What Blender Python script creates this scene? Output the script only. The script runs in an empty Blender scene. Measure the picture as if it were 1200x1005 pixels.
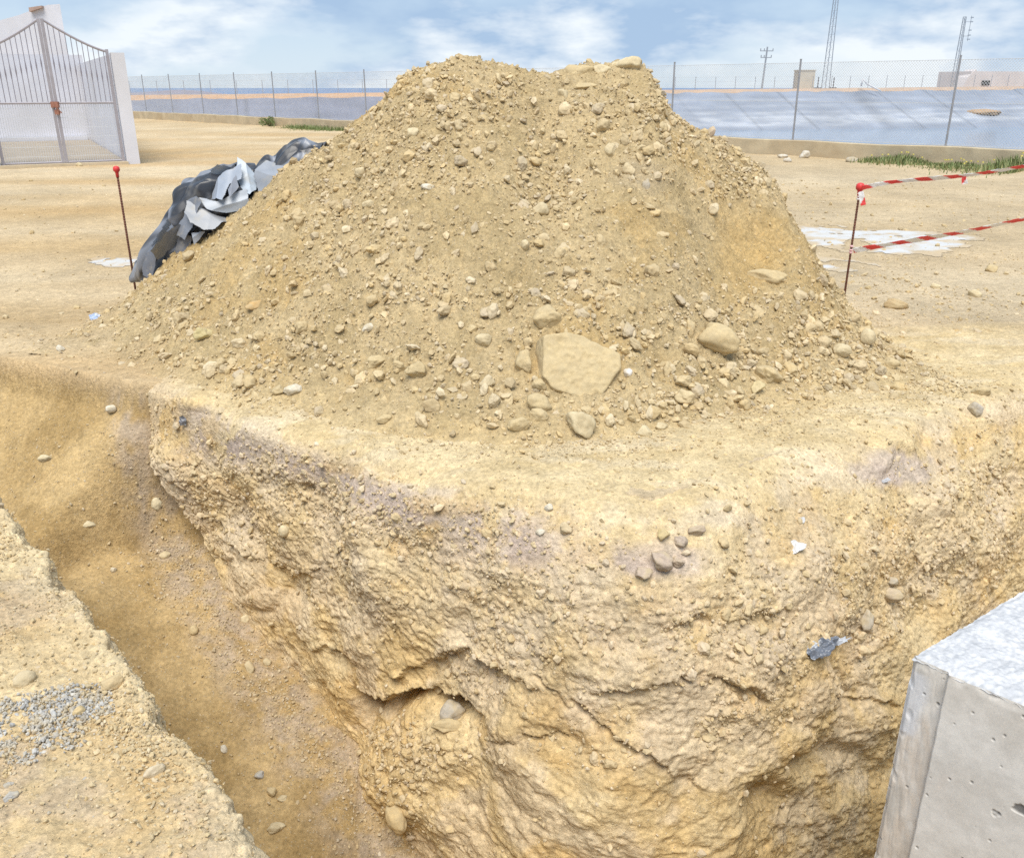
import bpy, math, random
import numpy as np
from mathutils import Vector

rng = np.random.default_rng(7)
random.seed(7)
scene = bpy.context.scene
COL = scene.collection

# ------------------------------------------------------------------ camera
F = 1026.0                      # focal length in photo pixels (photo is 1200 x 1005)
CU, CV = 600.0, 502.5
HV = 103.0                      # horizon row
PITCH = math.atan((CV - HV) / F)
CP, SP = math.cos(PITCH), math.sin(PITCH)
CAMZ = 1.6

def ray(u, v):
    x = (u - CU) / F; y = -(v - CV) / F
    return x, CP + y * SP, -SP + y * CP

def P(u, v, z=0.0):
    """point at height z seen at photo position u,v"""
    x, y, w = ray(u, v)
    t = (z - CAMZ) / w
    return np.array([x * t, y * t, z])

def PY(u, v, Y):
    """point at distance Y seen at photo position u,v"""
    x, y, w = ray(u, v)
    t = Y / y
    return np.array([x * t, Y, CAMZ + w * t])

def proj(V):
    X, Y, Z = V[..., 0], V[..., 1], V[..., 2] - CAMZ
    fw = np.maximum(Y * CP - Z * SP, 1e-3)
    up = Y * SP + Z * CP
    return CU + F * X / fw, CV - F * up / fw, fw

cam_d = bpy.data.cameras.new('camera'); cam = bpy.data.objects.new('camera', cam_d)
COL.objects.link(cam); scene.camera = cam
cam_d.sensor_width = 36.0; cam_d.sensor_fit = 'HORIZONTAL'; cam_d.lens = 36.0 * F / 1200.0
cam_d.clip_start = 0.05; cam_d.clip_end = 60000
cam.location = (0, 0, CAMZ); cam.rotation_euler = (math.pi / 2 - PITCH, 0, 0)

# ------------------------------------------------------------------ numpy noise
_perm = np.random.default_rng(3).permutation(256); _perm = np.concatenate([_perm, _perm, _perm]).astype(np.int32)
_g = np.random.default_rng(4).normal(size=(256, 3)); _g = (_g / np.linalg.norm(_g, axis=1)[:, None]).astype(np.float32)
_cell = np.random.default_rng(5).random((256, 4)).astype(np.float32)

def perlin(p, seed=0):
    p = (np.asarray(p) + seed * 17.31).astype(np.float32)
    fl = np.floor(p); f = p - fl; i = fl.astype(np.int32)
    w = f * f * f * (f * (f * 6 - 15) + 10)
    i &= 255
    out = 0.0
    for dx in (0, 1):
        wx = w[:, 0] if dx else 1 - w[:, 0]
        for dy in (0, 1):
            wy = w[:, 1] if dy else 1 - w[:, 1]
            for dz in (0, 1):
                wz = w[:, 2] if dz else 1 - w[:, 2]
                h = _perm[_perm[_perm[(i[:, 0] + dx) & 255] + ((i[:, 1] + dy) & 255)] + ((i[:, 2] + dz) & 255)]
                g = _g[h]
                out = out + wx * wy * wz * (g[:, 0] * (f[:, 0] - dx) + g[:, 1] * (f[:, 1] - dy) + g[:, 2] * (f[:, 2] - dz))
    return out * 1.5

def fbm(p, octv=4, gain=0.5, seed=0):
    a, s, out = 1.0, 1.0, 0.0
    for k in range(octv):
        out = out + a * perlin(p * s, seed + k)
        a *= gain; s *= 2.03
    return out

def ridged(p, octv=3, seed=0):
    a, s, out = 1.0, 1.0, 0.0
    for k in range(octv):
        out = out + a * (1 - 2 * np.abs(perlin(p * s, seed + k)))
        a *= 0.5; s *= 2.1
    return out

def worley(p, seed=0):
    """F1, F2, random value of the nearest cell"""
    p = (np.asarray(p) + seed * 9.7).astype(np.float32)
    fl = np.floor(p); f = p - fl; i = fl.astype(np.int32)
    n = len(p)
    f1 = np.full(n, 9.0, np.float32); f2 = np.full(n, 9.0, np.float32); cid = np.zeros(n, np.float32)
    for dx in (-1, 0, 1):
        for dy in (-1, 0, 1):
            for dz in (-1, 0, 1):
                h = _perm[_perm[_perm[(i[:, 0] + dx) & 255] + ((i[:, 1] + dy) & 255)] + ((i[:, 2] + dz) & 255)]
                c = _cell[h]
                d = (dx + c[:, 0] - f[:, 0]) ** 2 + (dy + c[:, 1] - f[:, 1]) ** 2 + (dz + c[:, 2] - f[:, 2]) ** 2
                m = d < f1
                f2 = np.where(m, f1, np.minimum(f2, d))
                cid = np.where(m, c[:, 3], cid)
                f1 = np.where(m, d, f1)
    return np.sqrt(f1), np.sqrt(f2), cid

def sstep(a, b, x):
    t = np.clip((x - a) / (b - a), 0, 1)
    return t * t * (3 - 2 * t)

def lerp(a, b, t):
    return a + (b - a) * t

def blob(u, v, cu, cv, ru, rv):
    return np.exp(-((u - cu) / ru) ** 2 - ((v - cv) / rv) ** 2)

# ------------------------------------------------------------------ mesh helpers
def raw_mesh(name, V, Fc, smooth=True):
    """V (n,3); Fc (m,k) all faces with k corners"""
    V = np.asarray(V, np.float32); Fc = np.asarray(Fc, np.int32)
    me = bpy.data.meshes.new(name)
    me.vertices.add(len(V)); me.vertices.foreach_set('co', V.ravel())
    m, k = Fc.shape
    me.loops.add(m * k); me.loops.foreach_set('vertex_index', Fc.ravel())
    me.polygons.add(m)
    me.polygons.foreach_set('loop_start', np.arange(0, m * k, k, dtype=np.int32))
    me.polygons.foreach_set('use_smooth', np.full(m, smooth, dtype=bool))
    me.update(calc_edges=True)
    return me

def set_color(me, C, name='tint'):
    a = me.color_attributes.new(name, 'FLOAT_COLOR', 'POINT')
    C4 = np.ones((len(C), 4), np.float32); C4[:, :3] = C
    a.data.foreach_set('color', C4.ravel())

def link(name, me, mat=None, parent=None, **props):
    o = bpy.data.objects.new(name, me); COL.objects.link(o)
    if mat is not None and me is not None: me.materials.append(mat)
    if parent is not None: o.parent = parent
    for k, v in props.items(): o[k] = v
    return o

def empty(name, loc=(0, 0, 0), rz=0.0, **props):
    o = bpy.data.objects.new(name, None); COL.objects.link(o)
    o.location = loc; o.rotation_euler = (0, 0, rz); o.empty_display_size = 0.1
    for k, v in props.items(): o[k] = v
    return o

def grid_faces(nr, nc):
    a = np.arange(nr * nc).reshape(nr, nc)
    return np.stack([a[:-1, :-1], a[:-1, 1:], a[1:, 1:], a[1:, :-1]], -1).reshape(-1, 4)

def grid_normals(G):
    du = np.gradient(G, axis=0); dv = np.gradient(G, axis=1)
    n = np.cross(du, dv); n /= np.maximum(np.linalg.norm(n, axis=-1, keepdims=True), 1e-9)
    return n

def gsmooth(A, sig, axis):
    if sig <= 0: return A
    r = int(3 * sig); k = np.exp(-0.5 * (np.arange(-r, r + 1) / sig) ** 2); k /= k.sum()
    pad = [(0, 0)] * A.ndim; pad[axis] = (r, r)
    B = np.pad(A, pad, mode='edge')
    out = np.zeros_like(A); n = A.shape[axis]
    for i, w in enumerate(k):
        sl = [slice(None)] * A.ndim; sl[axis] = slice(i, i + n)
        out += w * B[tuple(sl)]
    return out

class MB:
    """small mesh collector: boxes, tubes, prisms, sheets joined into one mesh"""
    def __init__(s): s.v = []; s.f = []
    def add(s, V, Fs):
        o = len(s.v); s.v += [tuple(map(float, p)) for p in V]; s.f += [tuple(i + o for i in q) for q in Fs]
    def box(s, c, d, rz=0.0):
        cx, cy, cz = c; hx, hy, hz = d[0] / 2, d[1] / 2, d[2] / 2
        ca, sa = math.cos(rz), math.sin(rz); V = []
        for z in (-hz, hz):
            for x, y in ((-hx, -hy), (hx, -hy), (hx, hy), (-hx, hy)):
                V.append((cx + x * ca - y * sa, cy + x * sa + y * ca, cz + z))
        s.add(V, [(3, 2, 1, 0), (4, 5, 6, 7), (0, 1, 5, 4), (1, 2, 6, 5), (2, 3, 7, 6), (3, 0, 4, 7)])
    def tube(s, a, b, r, n=6, r2=None, caps=True):
        a = Vector(a); b = Vector(b); d = (b - a).normalized()
        q = d.orthogonal().normalized(); w = d.cross(q); r2 = r if r2 is None else r2
        V = []
        for p, rr in ((a, r), (b, r2)):
            for k in range(n):
                t = 2 * math.pi * k / n; V.append(p + q * math.cos(t) * rr + w * math.sin(t) * rr)
        Fs = [(k, (k + 1) % n, n + (k + 1) % n, n + k) for k in range(n)]
        if caps: Fs += [tuple(range(n - 1, -1, -1)), tuple(range(n, 2 * n))]
        s.add(V, Fs)
    def path(s, pts, r, n=6):
        for a, b in zip(pts[:-1], pts[1:]): s.tube(a, b, r, n)
    def prism(s, poly, z0, z1):
        n = len(poly)
        V = [(x, y, z0) for x, y in poly] + [(x, y, z1) for x, y in poly]
        s.add(V, [(k, (k + 1) % n, n + (k + 1) % n, n + k) for k in range(n)] + [tuple(range(n - 1, -1, -1)), tuple(range(n, 2 * n))])
    def build(s, name, mat=None, parent=None, smooth=False, **props):
        me = bpy.data.meshes.new(name); me.from_pydata(s.v, [], s.f); me.update()
        if smooth:
            for p in me.polygons: p.use_smooth = True
        return link(name, me, mat, parent, **props)

# ------------------------------------------------------------------ materials
def new_mat(name):
    m = bpy.data.materials.new(name); m.use_nodes = True
    nt = m.node_tree
    return m, nt, nt.nodes['Principled BSDF']

def N(nt, typ, **kw):
    n = nt.nodes.new(typ)
    for k, v in kw.items():
        if k in n.inputs: n.inputs[k].default_value = v
        else: setattr(n, k, v)
    return n

def noise(nt, vec, scale, detail=4, rough=0.55):
    n = N(nt, 'ShaderNodeTexNoise'); n.inputs['Scale'].default_value = scale
    n.inputs['Detail'].default_value = detail; n.inputs['Roughness'].default_value = rough
    if vec is not None: nt.links.new(vec, n.inputs['Vector'])
    return n.outputs['Fac']

def maprange(nt, src, a, b, c, d):
    n = N(nt, 'ShaderNodeMapRange'); nt.links.new(src, n.inputs['Value'])
    for k, v in zip(('From Min', 'From Max', 'To Min', 'To Max'), (a, b, c, d)): n.inputs[k].default_value = v
    return n.outputs['Result']

def math_node(nt, op, a, b):
    n = N(nt, 'ShaderNodeMath', operation=op)
    for i, x in enumerate((a, b)):
        if hasattr(x, 'is_linked'): nt.links.new(x, n.inputs[i])
        else: n.inputs[i].default_value = x
    return n.outputs[0]

def mixc(nt, fac, a, b, blend='MIX'):
    n = N(nt, 'ShaderNodeMix', data_type='RGBA', blend_type=blend)
    for idx, x in ((0, fac), (6, a), (7, b)):
        if hasattr(x, 'is_linked'): nt.links.new(x, n.inputs[idx])
        else: n.inputs[idx].default_value = x if idx == 0 else (*x, 1)
    return n.outputs[2]

def pos(nt):
    return N(nt, 'ShaderNodeNewGeometry').outputs['Position']

def soil_mat(name, bump=0.5, fine=1.0, coarse=2.0):
    m, nt, b = new_mat(name); p = pos(nt)
    at = N(nt, 'ShaderNodeVertexColor', layer_name='tint').outputs['Color']
    n1 = noise(nt, p, 14, 6, 0.62); n2 = noise(nt, p, 52, 7, 0.68); n3 = noise(nt, p, 260, 4, 0.65)
    n0 = noise(nt, p, 3.3, 5, 0.6)
    k = math_node(nt, 'MULTIPLY', maprange(nt, n1, 0.3, 0.7, 0.84, 1.14), maprange(nt, n2, 0.3, 0.7, 0.68, 1.27))
    k = math_node(nt, 'MULTIPLY', k, maprange(nt, n3, 0.3, 0.7, 0.80, 1.18))
    k = math_node(nt, 'MULTIPLY', k, maprange(nt, n0, 0.3, 0.7, 0.90, 1.09))
    vo = N(nt, 'ShaderNodeTexVoronoi', feature='F1'); vo.inputs['Scale'].default_value = 70
    nt.links.new(p, vo.inputs['Vector'])
    grain = maprange(nt, vo.outputs['Distance'], 0.16, 0.30, 1.0, 0.0)
    pick = N(nt, 'ShaderNodeSeparateColor'); nt.links.new(vo.outputs['Color'], pick.inputs[0])
    grain = math_node(nt, 'MULTIPLY', grain, maprange(nt, pick.outputs[0], 0.55, 0.75, 0, 1))
    col = mixc(nt, 1.0, at, k, 'MULTIPLY')
    hs = N(nt, 'ShaderNodeHueSaturation'); nt.links.new(col, hs.inputs['Color']); col = mixc(nt, 1.0, hs.outputs[0], (1.0, 0.96, 0.895), 'MULTIPLY')
    col = mixc(nt, math_node(nt, 'MULTIPLY', grain, 0.5), col, (0.60, 0.52, 0.39))
    nt.links.new(col, b.inputs['Base Color'])
    b.inputs['Roughness'].default_value = 0.95; b.inputs['Specular IOR Level'].default_value = 0.15
    h = math_node(nt, 'ADD', math_node(nt, 'MULTIPLY', n2, 1.5 * fine), math_node(nt, 'MULTIPLY', n3, 0.35 * fine))
    h = math_node(nt, 'ADD', h, math_node(nt, 'MULTIPLY', grain, 0.35 * fine))
    h = math_node(nt, 'ADD', h, math_node(nt, 'MULTIPLY', n1, coarse))
    bp = N(nt, 'ShaderNodeBump'); bp.inputs['Strength'].default_value = bump; bp.inputs['Distance'].default_value = 0.02
    nt.links.new(h, bp.inputs['Height']); nt.links.new(bp.outputs[0], b.inputs['Normal'])
    return m

def stone_mat(name, attr=False):
    m, nt, b = new_mat(name)
    if attr:
        base = N(nt, 'ShaderNodeVertexColor', layer_name='tint').outputs['Color']
    else:
        base = N(nt, 'ShaderNodeObjectInfo').outputs['Color']
    p = pos(nt)
    n1 = noise(nt, p, 45, 5, 0.6); n2 = noise(nt, p, 260, 4, 0.6)
    k = math_node(nt, 'MULTIPLY', maprange(nt, n1, 0.3, 0.7, 0.84, 1.12), maprange(nt, n2, 0.3, 0.7, 0.86, 1.1))
    col = mixc(nt, 1.0, mixc(nt, 1.0, base, (1.0, 0.96, 0.88), 'MULTIPLY'), k, 'MULTIPLY')
    dust = maprange(nt, noise(nt, p, 18, 3, 0.6), 0.42, 0.62, 0, 0.65)
    col = mixc(nt, dust, col, (0.49, 0.395, 0.24))
    nt.links.new(col, b.inputs['Base Color']); b.inputs['Roughness'].default_value = 0.88
    b.inputs['Specular IOR Level'].default_value = 0.2
    bp = N(nt, 'ShaderNodeBump'); bp.inputs['Strength'].default_value = 0.35; bp.inputs['Distance'].default_value = 0.008
    h = math_node(nt, 'ADD', n1, math_node(nt, 'MULTIPLY', n2, 0.4))
    nt.links.new(h, bp.inputs['Height']); nt.links.new(bp.outputs[0], b.inputs['Normal'])
    return m

def plain_mat(name, col, rough=0.7, var=0.12, scale=6, bump=0.0, metal=0.0, spec=0.4, dirt=None, dirt_amt=0.0):
    m, nt, b = new_mat(name); p = pos(nt)
    n1 = noise(nt, p, scale, 5, 0.6)
    k = maprange(nt, n1, 0.3, 0.7, 1 - var, 1 + var)
    c = mixc(nt, 1.0, col, k, 'MULTIPLY')
    if dirt is not None:
        c = mixc(nt, maprange(nt, noise(nt, p, scale * 0.37, 6, 0.65), 0.45, 0.7, 0, dirt_amt), c, dirt)
    nt.links.new(c, b.inputs['Base Color'])
    b.inputs['Roughness'].default_value = rough; b.inputs['Metallic'].default_value = metal
    b.inputs['Specular IOR Level'].default_value = spec
    if bump:
        bp = N(nt, 'ShaderNodeBump'); bp.inputs['Strength'].default_value = bump; bp.inputs['Distance'].default_value = 0.01
        nt.links.new(noise(nt, p, scale * 8, 4, 0.6), bp.inputs['Height']); nt.links.new(bp.outputs[0], b.inputs['Normal'])
    return m

M_SOIL = soil_mat('soil', 0.55)
M_WALL = soil_mat('trench soil', 0.5, 1.0, 0.7)
M_HEAP = soil_mat('heap soil', 0.6, 1.2)
M_STONE = stone_mat('stone')
M_STONES = stone_mat('stones', True)

# ------------------------------------------------------------------ terrain functions
# top edge of the block under the heap (pixels on the ground plane), foot of its wall
E_PX = [(-420, 352), (-200, 385), (0, 419), (60, 430), (120, 443), (155, 448), (200, 460), (280, 488), (380, 519), (470, 548), (560, 570), (650, 588),
        (720, 603), (770, 610), (820, 594), (880, 570), (960, 538), (1040, 506), (1120, 478), (1200, 452), (1300, 423), (1420, 392), (1600, 352)]
E_W = np.array([P(u, v)[:2] for u, v in E_PX])
def Ey(x): return np.interp(x, E_W[:, 0], E_W[:, 1])

LB0, LB1 = P(0, 585)[:2], P(312, 1005)[:2]           # edge of the near left bank
LD = (LB1 - LB0) / np.linalg.norm(LB1 - LB0); LN = np.array([LD[1], -LD[0]])   # LN points left / to the camera side
if LN[0] > 0: LN = -LN

A_DIR = np.array([-0.73, 0.68])
def floor_z(x, y):
    a = A_DIR[0] * x + A_DIR[1] * y
    return np.interp(a, [1.6, 2.43, 3.2, 4.06, 5.0, 6.5, 9], [-1.9, -1.78, -1.42, -1.03, -0.82, -0.75, -0.7])

# fence line and reservoir
FA, FB = P(165, 139)[:2], P(1125, 193)[:2]
FD = (FB - FA) / np.linalg.norm(FB - FA); FN = np.array([-FD[1], FD[0]])
if FN[1] < 0: FN = -FN

def gnoise(x, y):
    p = np.stack([x, y, np.zeros_like(x)], -1)
    far = 1.0
    return 0.035 * perlin(p * 0.55, 11) + 0.012 * perlin(p * 2.1, 12) + 0.006 * perlin(p * 6.3, 13) + 0.003 * perlin(p * 17, 14)

def ground_z(x, y):
    g = gnoise(x, y)
    side = (x - LB0[0]) * LN[0] + (y - LB0[1]) * LN[1]       # >0 on the left bank
    side2 = (LB0[1] + 0.02 + 0.12 * (LB0[0] - x)) - y + 0.35
    hh = np.clip(0.5 + 0.5 * (side2 - side) / 0.3, 0, 1); side = side2 * (1 - hh) + side * hh - 0.3 * hh * (1 - hh)
    side = side + 0.03 * perlin(np.stack([x * 3, y * 3, x * 0], -1), 31) - 0.10
    ey = Ey(x)
    b = (ey - y) * 0.85                                       # >0 in the trench
    l = (x + 2.2) * 0.875 - (y - 4.9) * 0.483
    k = lerp(0.85, 4.5, sstep(0.0, 0.55, l))
    inset = 0.16 * sstep(0.0, 0.3, l)
    fz = -floor_z(x, y) + 0.05 * perlin(np.stack([x * 1.3, y * 1.3, x * 0], -1), 21)
    d1 = np.maximum(-side, 0) * 5.0; d2 = np.maximum(b + inset, 0) * k + 0.14 * sstep(0.0, 0.06, b + inset)
    q = 0.12
    def smin(a, c, q):
        h = np.clip(0.5 + 0.5 * (c - a) / q, 0, 1)
        return c * (1 - h) + a * h - q * h * (1 - h)
    d = np.maximum(smin(smin(d2, fz, 0.35), d1, 0.08), 0)
    z = g - d
    q1 = (x - FA[0]) * FN[0] + (y - FA[1]) * FN[1] - 1.2
    z = z - np.clip(q1 * 0.45, 0, 6.0) * (y > 5)
    q2 = y - 150
    z = z + np.clip(q2 * 0.5, 0, 5.7) - np.clip(y - 238, 0, None) * 1.2
    return z

def soil_tint(x, y):
    """albedo of the flat ground"""
    p = np.stack([x, y, np.zeros_like(x)], -1)
    t = 0.5 + 0.5 * np.clip(1.6 * fbm(p * np.array([0.10, 0.55, 1]), 4, 0.55, 41), -1, 1)      # wheel-drawn bands
    t2 = 0.5 + 0.5 * np.clip(1.6 * fbm(p * 0.9, 4, 0.55, 43), -1, 1)
    left = sstep(1.5, -2.5, x)[:, None]
    A = lerp(np.array([0.50, 0.40, 0.26]), np.array([0.50, 0.375, 0.215]), left)
    B = lerp(np.array([0.56, 0.47, 0.335]), np.array([0.61, 0.51, 0.36]), left)
    c = lerp(A, B, t[:, None])
    c = c * (0.90 + 0.2 * t2[:, None])
    och = sstep(0.55, 0.85, 0.5 + 0.5 * perlin(p * np.array([0.22, 0.9, 1]), 47))[:, None]
    c = lerp(c, np.array([0.53, 0.33, 0.13]), 0.30 * och * (0.35 + 0.65 * left))
    return c

# ------------------------------------------------------------------ ground sheet (graded grid, reaches the shore)
def graded(a, b, step, lo, hi, growth):
    mid = list(np.arange(a, b + 1e-6, step))
    up = []; s = step; x = mid[-1]
    while x < hi: s = min(s * growth, 40); x += s; up.append(x)
    dn = []; s = step; x = mid[0]
    while x > lo: s = min(s * growth, 40); x -= s; dn.append(x)
    return np.array(dn[::-1] + mid + up)

gx = graded(-4.0, 4.6, 0.018, -900, 900, 1.06)
gy = graded(1.0, 7.2, 0.018, -30, 262, 1.05)
XX, YY = np.meshgrid(gx, gy)
xf, yf = XX.ravel(), YY.ravel()
zf = ground_z(xf, yf)
_dm = np.where((zf < -0.12) & (yf < 6.2) & (yf > 1.2) & (xf > -4.2) & (xf < 4.6))[0]
_dp = np.stack([xf[_dm], yf[_dm], zf[_dm]], -1); _a, _b, _c = worley(_dp * 9, 21)
zf[_dm] += 0.022 * fbm(_dp * 3.2, 3, 0.55, 58) + 0.020 * (np.clip(_b - _a, 0, 0.5) - 0.2) * sstep(-0.1, 0.5, fbm(_dp * 1.7, 2, 0.5, 59)) + 0.004 * fbm(_dp * 20, 2, 0.6, 60)
GV = np.stack([xf, yf, zf], -1)
gc = soil_tint(xf, yf)
# trench floor is damp brown soil, with a strip of pale gravel along the foot of the block
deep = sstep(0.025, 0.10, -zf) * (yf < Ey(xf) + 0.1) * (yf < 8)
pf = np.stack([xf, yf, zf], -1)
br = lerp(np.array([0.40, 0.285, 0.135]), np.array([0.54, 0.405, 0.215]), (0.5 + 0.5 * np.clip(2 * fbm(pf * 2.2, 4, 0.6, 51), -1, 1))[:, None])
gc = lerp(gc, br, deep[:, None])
gu, gv, gd = proj(GV)
STRIP = [(150, 470), (165, 540), (185, 600), (235, 690), (300, 790), (365, 870), (430, 950), (470, 1005), (520, 1100)]
su = np.interp(gv, [a[1] for a in STRIP], [a[0] for a in STRIP])
swid = np.interp(gv, [470, 600, 800, 1005], [22, 38, 52, 75])
strip = np.exp(-((gu - su) / swid) ** 4) * deep * sstep(0.1, 0.8, 0.5 + 0.7 * fbm(pf * 8, 4, 0.65, 57))
gc = lerp(gc, np.array([0.45, 0.375, 0.30]), 0.85 * strip[:, None])
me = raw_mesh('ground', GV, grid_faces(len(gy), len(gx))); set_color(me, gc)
GROUND = link('ground', me, M_SOIL, kind='structure')

SURF = {}
def reg(name, V, Nn, area):
    u, v, d = proj(V)
    SURF[name] = dict(V=V, N=Nn, u=u, v=v, d=d, area=area)
GG = GV.reshape(len(gy), len(gx), 3)
ga = np.outer(np.gradient(gy), np.gradient(gx)).ravel()
gn = -grid_normals(GG).reshape(-1, 3); gn = np.where(gn[:, 2:3] < 0, -gn, gn)
reg('ground', GV, gn, ga)

# ------------------------------------------------------------------ the cut block: terrace, shoulder and trench walls in one sheet
ROWS = [  # top edge u,v ; foot (u, v, z) or world xyz ; profile: list of (depth fraction, horizontal fraction)
    ((142, 440), ('p', 150, 452, -0.10), 0.3), ((162, 447), ('p', 174, 500, -0.25), 0.25),
    ((200, 460), ('p', 213, 590, -0.62), 0.28), ((250, 478), ('p', 253, 665, -0.95), 0.28), ((310, 497), ('p', 300, 745, -1.22), 0.28),
    ((380, 519), ('p', 358, 845, -1.50), 0.28), ((470, 548), ('p', 428, 935, -1.72), 0.3), ((560, 570), ('p', 494, 1020, -1.86), 0.32),
    ((650, 588), ('w', -0.12, 2.62, -2.0), 0.3), ((720, 603), ('w', 0.18, 2.42, -2.05), 0.35), ((770, 610), ('w', 0.52, 2.34, -2.1), 0.4),
    ((820, 594), ('w', 0.88, 2.48, -2.1), 0.45), ((880, 570), ('w', 1.22, 2.74, -2.1), 0.48), ((960, 538), ('w', 1.66, 3.12, -2.1), 0.5),
    ((1040, 506), ('w', 2.14, 3.48, -2.1), 0.5), ((1120, 478), ('w', 2.62, 3.86, -2.1), 0.5), ((1200, 452), ('w', 3.15, 4.3, -2.1), 0.5),
    ((1300, 423), ('w', 3.9, 4.85, -2.1), 0.5), ((1420, 392), ('w', 4.8, 5.5, -2.1), 0.5)]
Ew = np.array([P(*r[0]) for r in ROWS])
Bw = np.array([P(*r[1][1:]) if r[1][0] == 'p' else np.array(r[1][1:]) for r in ROWS])
Sh = np.array([r[2] for r in ROWS])
seg = np.concatenate([[0], np.cumsum(np.linalg.norm(np.diff(Ew, axis=0), axis=1))])
NS, NT, NW = 1250, 120, 430
ss = np.linspace(0, seg[-1], NS)
def ser(A): return np.stack([np.interp(ss, seg, A[:, k]) for k in range(A.shape[1])], -1)
E3 = gsmooth(ser(Ew), 26, 0); B3 = gsmooth(ser(Bw), 26, 0); Sh1 = gsmooth(np.interp(ss, seg, Sh)[:, None], 26, 0)[:, 0]
e1 = np.stack([ss * 2.2, ss * 0, ss * 0], -1)
out = B3 - E3; out[:, 2] = 0; out /= np.maximum(np.linalg.norm(out, axis=1, keepdims=True), 1e-6)
E3 = E3 + out * (0.05 * fbm(e1 * 0.7, 2, 0.5, 61))[:, None]
Qy = np.maximum(E3[:, 1] + 0.9, 6.4)
tq = np.linspace(0, 1, NT, endpoint=False) ** 0.7
PT = np.zeros((NS, NT + NW, 3))
for j in range(NT):
    t = tq[j]
    PT[:, j, 0] = E3[:, 0]; PT[:, j, 1] = lerp(Qy, E3[:, 1], t); PT[:, j, 2] = 0
tw = np.linspace(0, 1, NW)
for j in range(NW):
    t = tw[j]
    # upper third leans out as an eroded shoulder, the rest is steep
    w = np.where(t < 0.28, (t / 0.28) * Sh1 * 1.15, Sh1 * 1.15 + (1 - Sh1 * 1.15) * ((t - 0.28) / 0.72))
    PT[:, NT + j, :2] = E3[:, :2] + (B3[:, :2] - E3[:, :2]) * w[:, None]
    PT[:, NT + j, 2] = B3[:, 2] * t
# resample every profile below the edge so that points are even along its length, run on below the floor
PTs = gsmooth(PT, 16, 1); PT = gsmooth(PT, 5, 1)
mixl = np.exp(-((np.arange(NT + NW) - NT) / 45.0) ** 4)[None, :, None]; PT = lerp(PT, PTs, mixl)
terr = np.concatenate([sstep(0.0, 0.2, tq), np.ones(NW)])            # 0 at the hidden rear seam
base = PT.reshape(-1, 3).copy()
nrm = grid_normals(PT)
if nrm[NS // 2, NT + NW // 2, 1] > 0: nrm = -nrm
nrm = gsmooth(gsmooth(nrm, 8, 0), 8, 1); nrm /= np.linalg.norm(nrm, axis=-1, keepdims=True)
nf = nrm.reshape(-1, 3)
bu, bv, bd = proj(base)
jj = np.tile(np.arange(NT + NW), NS)
wm = sstep(NT - 14, NT + 16, jj)                                          # 1 on the wall
ti = np.clip((jj - NT) / NW, 0, 1)
z0 = base[:, 2]
endfade = np.repeat(sstep(0, 60, np.arange(NS)) , NT + NW)
wob = fbm(base * 1.7, 3, 0.5, 70)
lay = z0 + 0.10 * wob                                                   # wavy layers
congl = sstep(-0.20, -0.32, lay) * sstep(-0.95, -0.72, lay)
low = sstep(-0.62, -0.85, lay)
crumb = 0.45 + 0.55 * low * sstep(820, 960, bu)
f1, f2, cid = worley(base * 9.0 + 0.25 * fbm(base * 6, 2, 0.5, 71)[:, None], 1)
clod = np.clip(f2 - f1, 0, 0.6)
g1, g2, gid = worley(base * 26.0, 2)
peb = np.clip(g2 - g1, 0, 0.5)
disp = 0.060 * fbm(base * 1.6, 2, 0.5, 72) + 0.040 * perlin(base * 3.7, 74)
disp += (0.004 + 0.008 * congl) * ridged(base * np.array([5.5, 5.5, 8.0]), 3, 76) * 0.6
disp += 0.014 * (clod - 0.2) * (0.55 + 0.75 * congl + 0.3 * low)
disp += 0.011 * (peb - 0.15) * (0.35 + 1.0 * congl + 0.4 * crumb)
disp += 0.0050 * fbm(base * 38, 3, 0.6, 78) * (0.6 + crumb) + 0.0040 * fbm(base * 15, 3, 0.6, 79)
# broken slabby faces in the lower clay
h1, h2, hid = worley(base * np.array([3.6, 3.6, 5.0]) + 0.2 * wob[:, None], 3)
disp += low * 0.034 * (hid - 0.5) * sstep(0.0, 0.22, h2 - h1)
k1, k2, kid = worley(base * np.array([11, 11, 15.0]) + 0.2 * wob[:, None], 4)
disp += low * 0.015 * (kid - 0.5) * sstep(0.0, 0.2, k2 - k1)
def ledge(pts, amp_up, dec_up, amp_dn, dec_dn, sharp=4.0):
    """step along a line of the wall: proud above it, hollow below it"""
    us = [p[0] for p in pts]; vs = [p[1] for p in pts]
    vl = np.interp(bu, us, vs) + 7 * fbm(np.stack([bu * 0.05, bv * 0.02, bu * 0], -1), 3, 0.6, 81)
    dv = bv - vl
    m = sstep(us[0] - 14, us[0] + 10, bu) * sstep(us[-1] + 14, us[-1] - 10, bu) * wm * np.clip(0.65 + 0.9 * perlin(base * 6.5, 82), 0.1, 1.1)
    up = np.exp(-np.clip(-dv, 0, None) / dec_up) * (dv <= 0)
    dn = np.exp(-(np.clip(dv, 0, None) / dec_dn) ** 2) * (dv > 0) * sstep(0, sharp, dv)
    return m * (amp_up * up - amp_dn * dn)
disp += 0.90 * ledge([(421, 808), (455, 817), (478, 805), (502, 809), (533, 815), (552, 836)], 0.03, 25, 0.20, 27)
disp += 0.60 * ledge([(455, 792), (515, 769), (548, 763), (569, 776), (600, 794), (625, 806)], 0.035, 30, 0.06, 30)
disp += 0.60 * ledge([(578, 863), (620, 861), (668, 863)], 0.02, 20, 0.05, 5, 2)
disp += 0.60 * ledge([(672, 818), (701, 848), (734, 867), (762, 882), (790, 903), (825, 925)], 0.02, 30, 0.055, 12, 3)
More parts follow.
